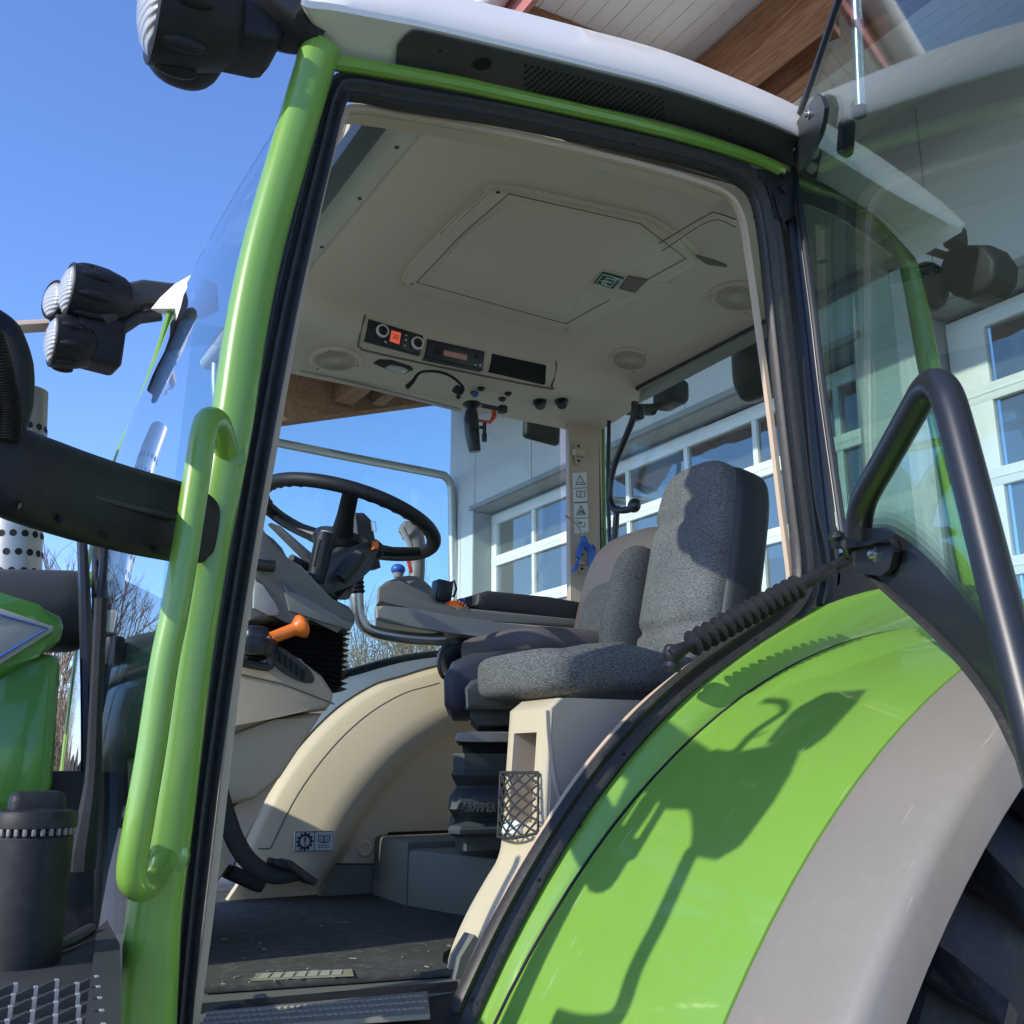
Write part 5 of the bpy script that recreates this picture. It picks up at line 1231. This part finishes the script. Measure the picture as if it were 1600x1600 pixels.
obj('panel_joint', bm, LINTEL, BLD)
bm = B()
for D in (D1, D2):
    rbox(bm, V((WX + .005, (D[0] + D[1]) / 2, LZ + .02)), (.05, D[1] - D[0] + .1, .05)); rbox(bm, V((WX + .14, (D[0] + D[1]) / 2, LZ - .012)), (.24, D[1] - D[0] - .004, .02))
    for e, s in ((D[0], 1), (D[1], -1)): rbox(bm, V((WX + .13, e + s * .012, (GZ + LZ - .03) / 2)), (.26, .022, LZ - GZ - .03))
obj('door_reveal', bm, LINTEL, BLD)
RAILS = [2.72, 2.24, 1.70, 1.15, .60, .05, -.5, -1.05]
def sect_door(D, first, sp, w0):
    """sectional door: white frame members, each glazed field its own pane"""
    bm = B(); y0, y1 = D[0] + .03, D[1] - .03
    for k, z in enumerate(RAILS):
        rbox(bm, V((DXX, (y0 + y1) / 2, z)), (.05, y1 - y0, .115), None, .006)
        rbox(bm, V((DXX - .0265, (y0 + y1) / 2, z)), (.006, y1 - y0, .012))
    ms = []; yy = first
    while yy > y0 + .25: ms.append(yy); yy -= sp
    for m in [y1 - w0 / 2, y0 + w0 / 2]: rbox(bm, V((DXX + .002, m, (GZ + 2.76) / 2)), (.05, w0, 2.76 - GZ), None, .006)
    for m in ms:
        for za, zb in zip(RAILS, RAILS[1:]): rbox(bm, V((DXX + .004, m, (za + zb) / 2)), (.04, .05, za - zb - .116))
    rbox(bm, V((DXX + .01, (y0 + y1) / 2, (GZ - 1.1) / 2)), (.04, y1 - y0, .55))
    d = obj('sectional_door', bm, DOORW, BLD)
    edges = [y1 - w0] + ms + [y0 + w0]
    for za, zb in zip(RAILS[:-1], RAILS[1:]):
        for ya, yb in zip(edges, edges[1:]):
            if ya - yb < .12: continue
            if (za + zb) / 2 < -.6: continue
            bm = B(); rbox(bm, V((DXX + .012 + .004 * random.random(), (ya + yb) / 2, (za + zb) / 2)), (.006, ya - yb - .05, za - zb - .11), Euler((0, random.uniform(-.006, .006), random.uniform(-.006, .006))).to_matrix())
            obj('pane', bm, PANE, d)
    return d
sect_door(D1, 8.70, .82, .10)
sect_door(D2, 2.62, .82, .26)
# eave: boards, purlins, rafters, fascia, gutter, downpipe
EX = 2.45
bm = B()
nb = 26
for k in range(nb):
    xa = WX - (WX - EX) * k / nb; xb = WX - (WX - EX) * (k + 1) / nb + .004
    prism(bm, [V((xa, BY0, slope(xa) + .02)), V((xb, BY0, slope(xb) + .02)), V((xb, BY0, slope(xb) + .04)), V((xa, BY0, slope(xa) + .04))], (0, BY1 - BY0 - .02, 0))
obj('soffit', bm, SOFFIT, BLD)
def beam(x, w, h, y0, y1, drop=0):
    bm = B(); z = slope(x) - drop; rbox(bm, V((x, (y0 + y1) / 2, z - h / 2)), (w, y1 - y0, h), None, .008); obj('purlin', bm, WOOD, BLD)
beam(3.75, .22, .28, BY0, BY1 - .3); beam(4.15, .14, .22, BY0, BY1 - .3, .02)
def rafter(y, w, h, x0, x1):
    bm = B(); prism(bm, [V((x0, y - w / 2, slope(x0) + .015)), V((x1, y - w / 2, slope(x1) + .015)), V((x1, y - w / 2, slope(x1) - h)), V((x0, y - w / 2, slope(x0) - h))], (0, w, 0), .006); obj('rafter', bm, WOOD, BLD)
bm = B(); prism(bm, [V((WX, BY1 - .26, 4.26)), V((EX + .02, BY1 - .26, slope(EX))), Y(405, 664, BY1 - .26), Y(703, 624, BY1 - .26)], (0, .2, 0), .008); obj('verge_board', bm, WOOD, BLD)
rafter(4.05, .16, .20, EX + .04, 3.62); rafter(-.8, .16, .20, EX + .04, 3.62)
bm = B(); rbox(bm, V((EX - .015, (BY0 + BY1) / 2, slope(EX) + .01)), (.03, BY1 - BY0, .24)); obj('fascia', bm, FASC, BLD)
bm = B(); prism(bm, [V((EX - .14, BY0, slope(EX) + .16)), V((9.5, BY0, slope(9.5) + .16)), V((9.5, BY0, slope(9.5) + .24)), V((EX - .14, BY0, slope(EX) + .24))], (0, BY1 - BY0 + .1, 0)); obj('roof', bm, pm('red_roof_sheet', (.25, .07, .05), .6), BLD)
bm = B(); gp = []
for y in (BY0, BY1 + .05):
    gp.append([V((EX - .11 + .085 * math.cos(a), y, slope(EX) + .10 + .085 * math.sin(a))) for a in [math.pi + math.pi * k / 14 for k in range(15)]])
grid(bm, gp); solid(bm, .004); obj('gutter', bm, pm('pale_gutter', (.66, .65, .62), .45), BLD)
py_ = BY1 - .17
dp = [V((EX - .08, py_, slope(EX) + .05)), V((EX - .06, py_, slope(EX) - .25)), Y(345, 673, py_), Y(365, 677, py_)] + [Y(430, 691, py_) , Y(560, 717, py_)] + [Y(680, 740, py_), Y(696, 745, py_), Y(704, 757, py_), Y(706, 775, py_), Y(707, 840, py_), Y(710, 1000, py_)]
bm = B(); tube(bm, cr(dp, 5), .048, 16); lowp = Y(710, 1000, py_); tube(bm, [Y(707, 838, py_), lowp, V((lowp.x, lowp.y, GZ))], .056, 16)
rbox(bm, Y(716, 841, py_), (.16, .03, .03))
obj('downpipe', bm, GALV, BLD)

# ================================================================== ground, hedge, trees
def gmat():
    m, nt, N, K, b, out = nodes('yard_ground'); tc = N.new('ShaderNodeTexCoord')
    n1 = N.new('ShaderNodeTexNoise'); n1.inputs['Scale'].default_value = .25; n1.inputs['Detail'].default_value = 8
    n2 = N.new('ShaderNodeTexNoise'); n2.inputs['Scale'].default_value = 40; n2.inputs['Detail'].default_value = 4
    K.new(tc.outputs['Object'], n1.inputs['Vector']); K.new(tc.outputs['Object'], n2.inputs['Vector'])
    r1 = N.new('ShaderNodeValToRGB'); r1.color_ramp.elements[0].color = (.24, .225, .195, 1); r1.color_ramp.elements[1].color = (.42, .39, .34, 1)
    mx = N.new('ShaderNodeMix'); mx.data_type = 'RGBA'; mx.blend_type = 'MULTIPLY'; mx.inputs[0].default_value = .6
    K.new(n1.outputs['Fac'], r1.inputs[0]); K.new(r1.outputs[0], mx.inputs[6]); K.new(n2.outputs['Color'], mx.inputs[7]); K.new(mx.outputs[2], b.inputs['Base Color'])
    b.inputs['Roughness'].default_value = .9; return m
bm = B(); n = 48
cen = bm.verts.new((0, 0, GZ)); ring = [bm.verts.new((1500 * math.cos(2 * math.pi * k / n), 1500 * math.sin(2 * math.pi * k / n), GZ)) for k in range(n)]
for k in range(n): bm.faces.new((cen, ring[k], ring[(k + 1) % n]))
g = obj('ground', bm, gmat()); g['kind'] = 'structure'; g['label'] = 'pale gravelled farmyard ground reaching the horizon'
def twig_tree(bm, base, h, depth, spread, rnd, r0):
    def grow(p, d, l, r, k):
        q = p + d * l; m_ = p.lerp(q, .5) + V((rnd.uniform(-1, 1), rnd.uniform(-1, 1), 0)) * l * .05
        tube(bm, [p, m_, q], [r, r * .85, r * .65], 5, cap=False)
        if k == 0: return
        for _ in range(rnd.choice((2, 3, 3))):
            nd = (d + V((rnd.uniform(-1, 1), rnd.uniform(-1, 1), rnd.uniform(-.2, .7))) * spread).normalized()
            grow(p.lerp(q, rnd.uniform(.55, 1)), nd, l * rnd.uniform(.6, .85), r * .6, k - 1)
    grow(base, V((rnd.uniform(-.1, .1), rnd.uniform(-.1, .1), 1)).normalized(), h, r0, depth)
def tree(px, dist, h, seed, label, depth=5):
    rnd = random.Random(seed); d = ray(px, 1200); d = V((d.x, d.y, 0)).normalized() * dist; base = V((d.x, d.y, GZ))
    t = empty('bare_tree', base); tag(t, label, 'tree', 'bare trees beyond the yard')
    bm = B(); tube(bm, [base - V((0, 0, .1)), base + V((.03, 0, h * .3))], [h * .022, h * .016], 8); obj('trunk', bm, BARK, t)
    bm = B()
    for _ in range(3): twig_tree(bm, base + V((0, 0, h * .26)), h * .20, depth, .55, rnd, h * .008)
    obj('crown', bm, BARK, t, angle=80)
tree(78, 17, 6.0, 3, 'leafless young tree behind the bonnet beside the steel exhaust')
tree(128, 24, 8.0, 5, 'leafless tree behind the mirror arm and windscreen pillar', 5)
tree(665, 21, 6.4, 11, 'slender leafless tree showing above the arm rest beside the downpipe', 4)
tree(35, 33, 7.4, 17, 'distant leafless tree showing past the exhaust', 4)
def bush(px, dist, h, w, seed, label, n=320):
    rnd = random.Random(seed); d = ray(px, 1200); d = V((d.x, d.y, 0)).normalized() * dist; base = V((d.x, d.y, GZ))
    bm = B()
    for k in range(n):
        a = rnd.uniform(0, 6.283); r = w * math.sqrt(rnd.random()) * .5
        p = base + V((r * math.cos(a) * .4, r * math.sin(a) * .4, 0)); top = base + V((r * math.cos(a) * 1.5, r * math.sin(a) * 1.5, h * rnd.uniform(.55, 1)))
        top += V((rnd.gauss(0, .35), rnd.gauss(0, .35), 0)); m_ = p.lerp(top, .5) + V((rnd.gauss(0, .18), rnd.gauss(0, .18), .15))
        tube(bm, [p, m_, m_.lerp(top, .5) + V((rnd.gauss(0, .1), rnd.gauss(0, .1), .05)), top], [.010, .007, .005, .003], 4, cap=False)
        for _ in range(6):
            s = m_.lerp(top, rnd.random()); e = s + V((rnd.gauss(0, .28), rnd.gauss(0, .28), rnd.uniform(-.05, .45))); tube(bm, [s, s.lerp(e, .5) + V((0, 0, .03)), e], [.0045, .0035, .002], 3, cap=False)
    o = obj('bare_bush', bm, TWIG, angle=80); tag(o, label, 'bush', 'bare bushes beyond the yard')
bush(585, 13.5, 3.9, 2.8, 21, 'dry twiggy bush below the silver monitor arm')
bush(665, 15.5, 3.8, 3.2, 22, 'dry twiggy bush beside the downpipe foot')
bush(110, 15, 3.9, 2.8, 23, 'dry twiggy bush between bonnet and far windscreen pillar')
bush(520, 16, 4.0, 3.2, 24, 'dry twiggy bush behind the column bellows')
bush(630, 19, 4.6, 4.2, 25, 'dry twiggy bush farthest back, behind the arm rest', 420)
bm = B(); d0 = ray(300, 1200); rnd = random.Random(4); rows = []
for k in range(160):
    a = R_(-40 + k * .75); q = V((math.sin(a), math.cos(a), 0)) * 60
    h = 3.0 + 2.2 * rnd.random() + 1.5 * math.sin(k * .21); rows.append([q + V((0, 0, GZ)), q * .985 + V((0, 0, GZ + h * .6)), q * 1.01 + V((0, 0, GZ + h)), q * 1.05 + V((0, 0, GZ))])
grid(bm, rows); o = obj('far_wood', bm, pm('distant_wood', (.075, .062, .05), .95, var=.5, vscale=1.5), angle=20); tag(o, 'low brown band of distant bare woodland along the horizon', 'woodland', kind='stuff')

# ================================================================== light, sky, camera
w = bpy.data.worlds.new('World'); sc.world = w; w.use_nodes = True
nt = w.node_tree; bg = nt.nodes['Background']; sky = nt.nodes.new('ShaderNodeTexSky'); sky.sky_type = 'NISHITA'; sky.sun_disc = False
sky.sun_elevation = EL; S = -L; sky.sun_rotation = math.atan2(S.x, S.y); sky.altitude = 300; sky.air_density = 1.0; sky.dust_density = .4; sky.ozone_density = 6.0
tn = nt.nodes.new('ShaderNodeMix'); tn.data_type = 'RGBA'; tn.blend_type = 'MULTIPLY'; tn.inputs[0].default_value = 1; tn.inputs[7].default_value = (1.06, 1.03, 1.19, 1); nt.links.new(sky.outputs[0], tn.inputs[6]); nt.links.new(tn.outputs[2], bg.inputs[0]); bg.inputs[1].default_value = .15
sd = bpy.data.lights.new('sun', 'SUN'); sd.energy = 2.8; sd.angle = R_(.53); sd.color = (1, .93, .82)
so = bpy.data.objects.new('sun', sd); col.objects.link(so); so.rotation_euler = L.to_track_quat('-Z', 'Y').to_euler(); so.location = (-10, 2, 12)
cd = bpy.data.cameras.new('camera'); co = bpy.data.objects.new('camera', cd); col.objects.link(co); sc.camera = co
cd.sensor_fit = 'HORIZONTAL'; cd.sensor_width = 36; cd.lens = 36 * FPX / 1600; cd.clip_start = .02; cd.clip_end = 4000
co.rotation_euler = Matrix((CR, CU, -CF)).transposed().to_euler(); co.location = (0, 0, 0)
vs = sc.view_settings; vs.view_transform = 'Standard'; vs.look = 'None'; vs.exposure = 0.85; vs.gamma = 1.0; vs.use_curve_mapping = False
sc.cycles.max_bounces = 8; sc.cycles.transparent_max_bounces = 16; sc.cycles.glossy_bounces = 4; sc.cycles.use_denoising = True
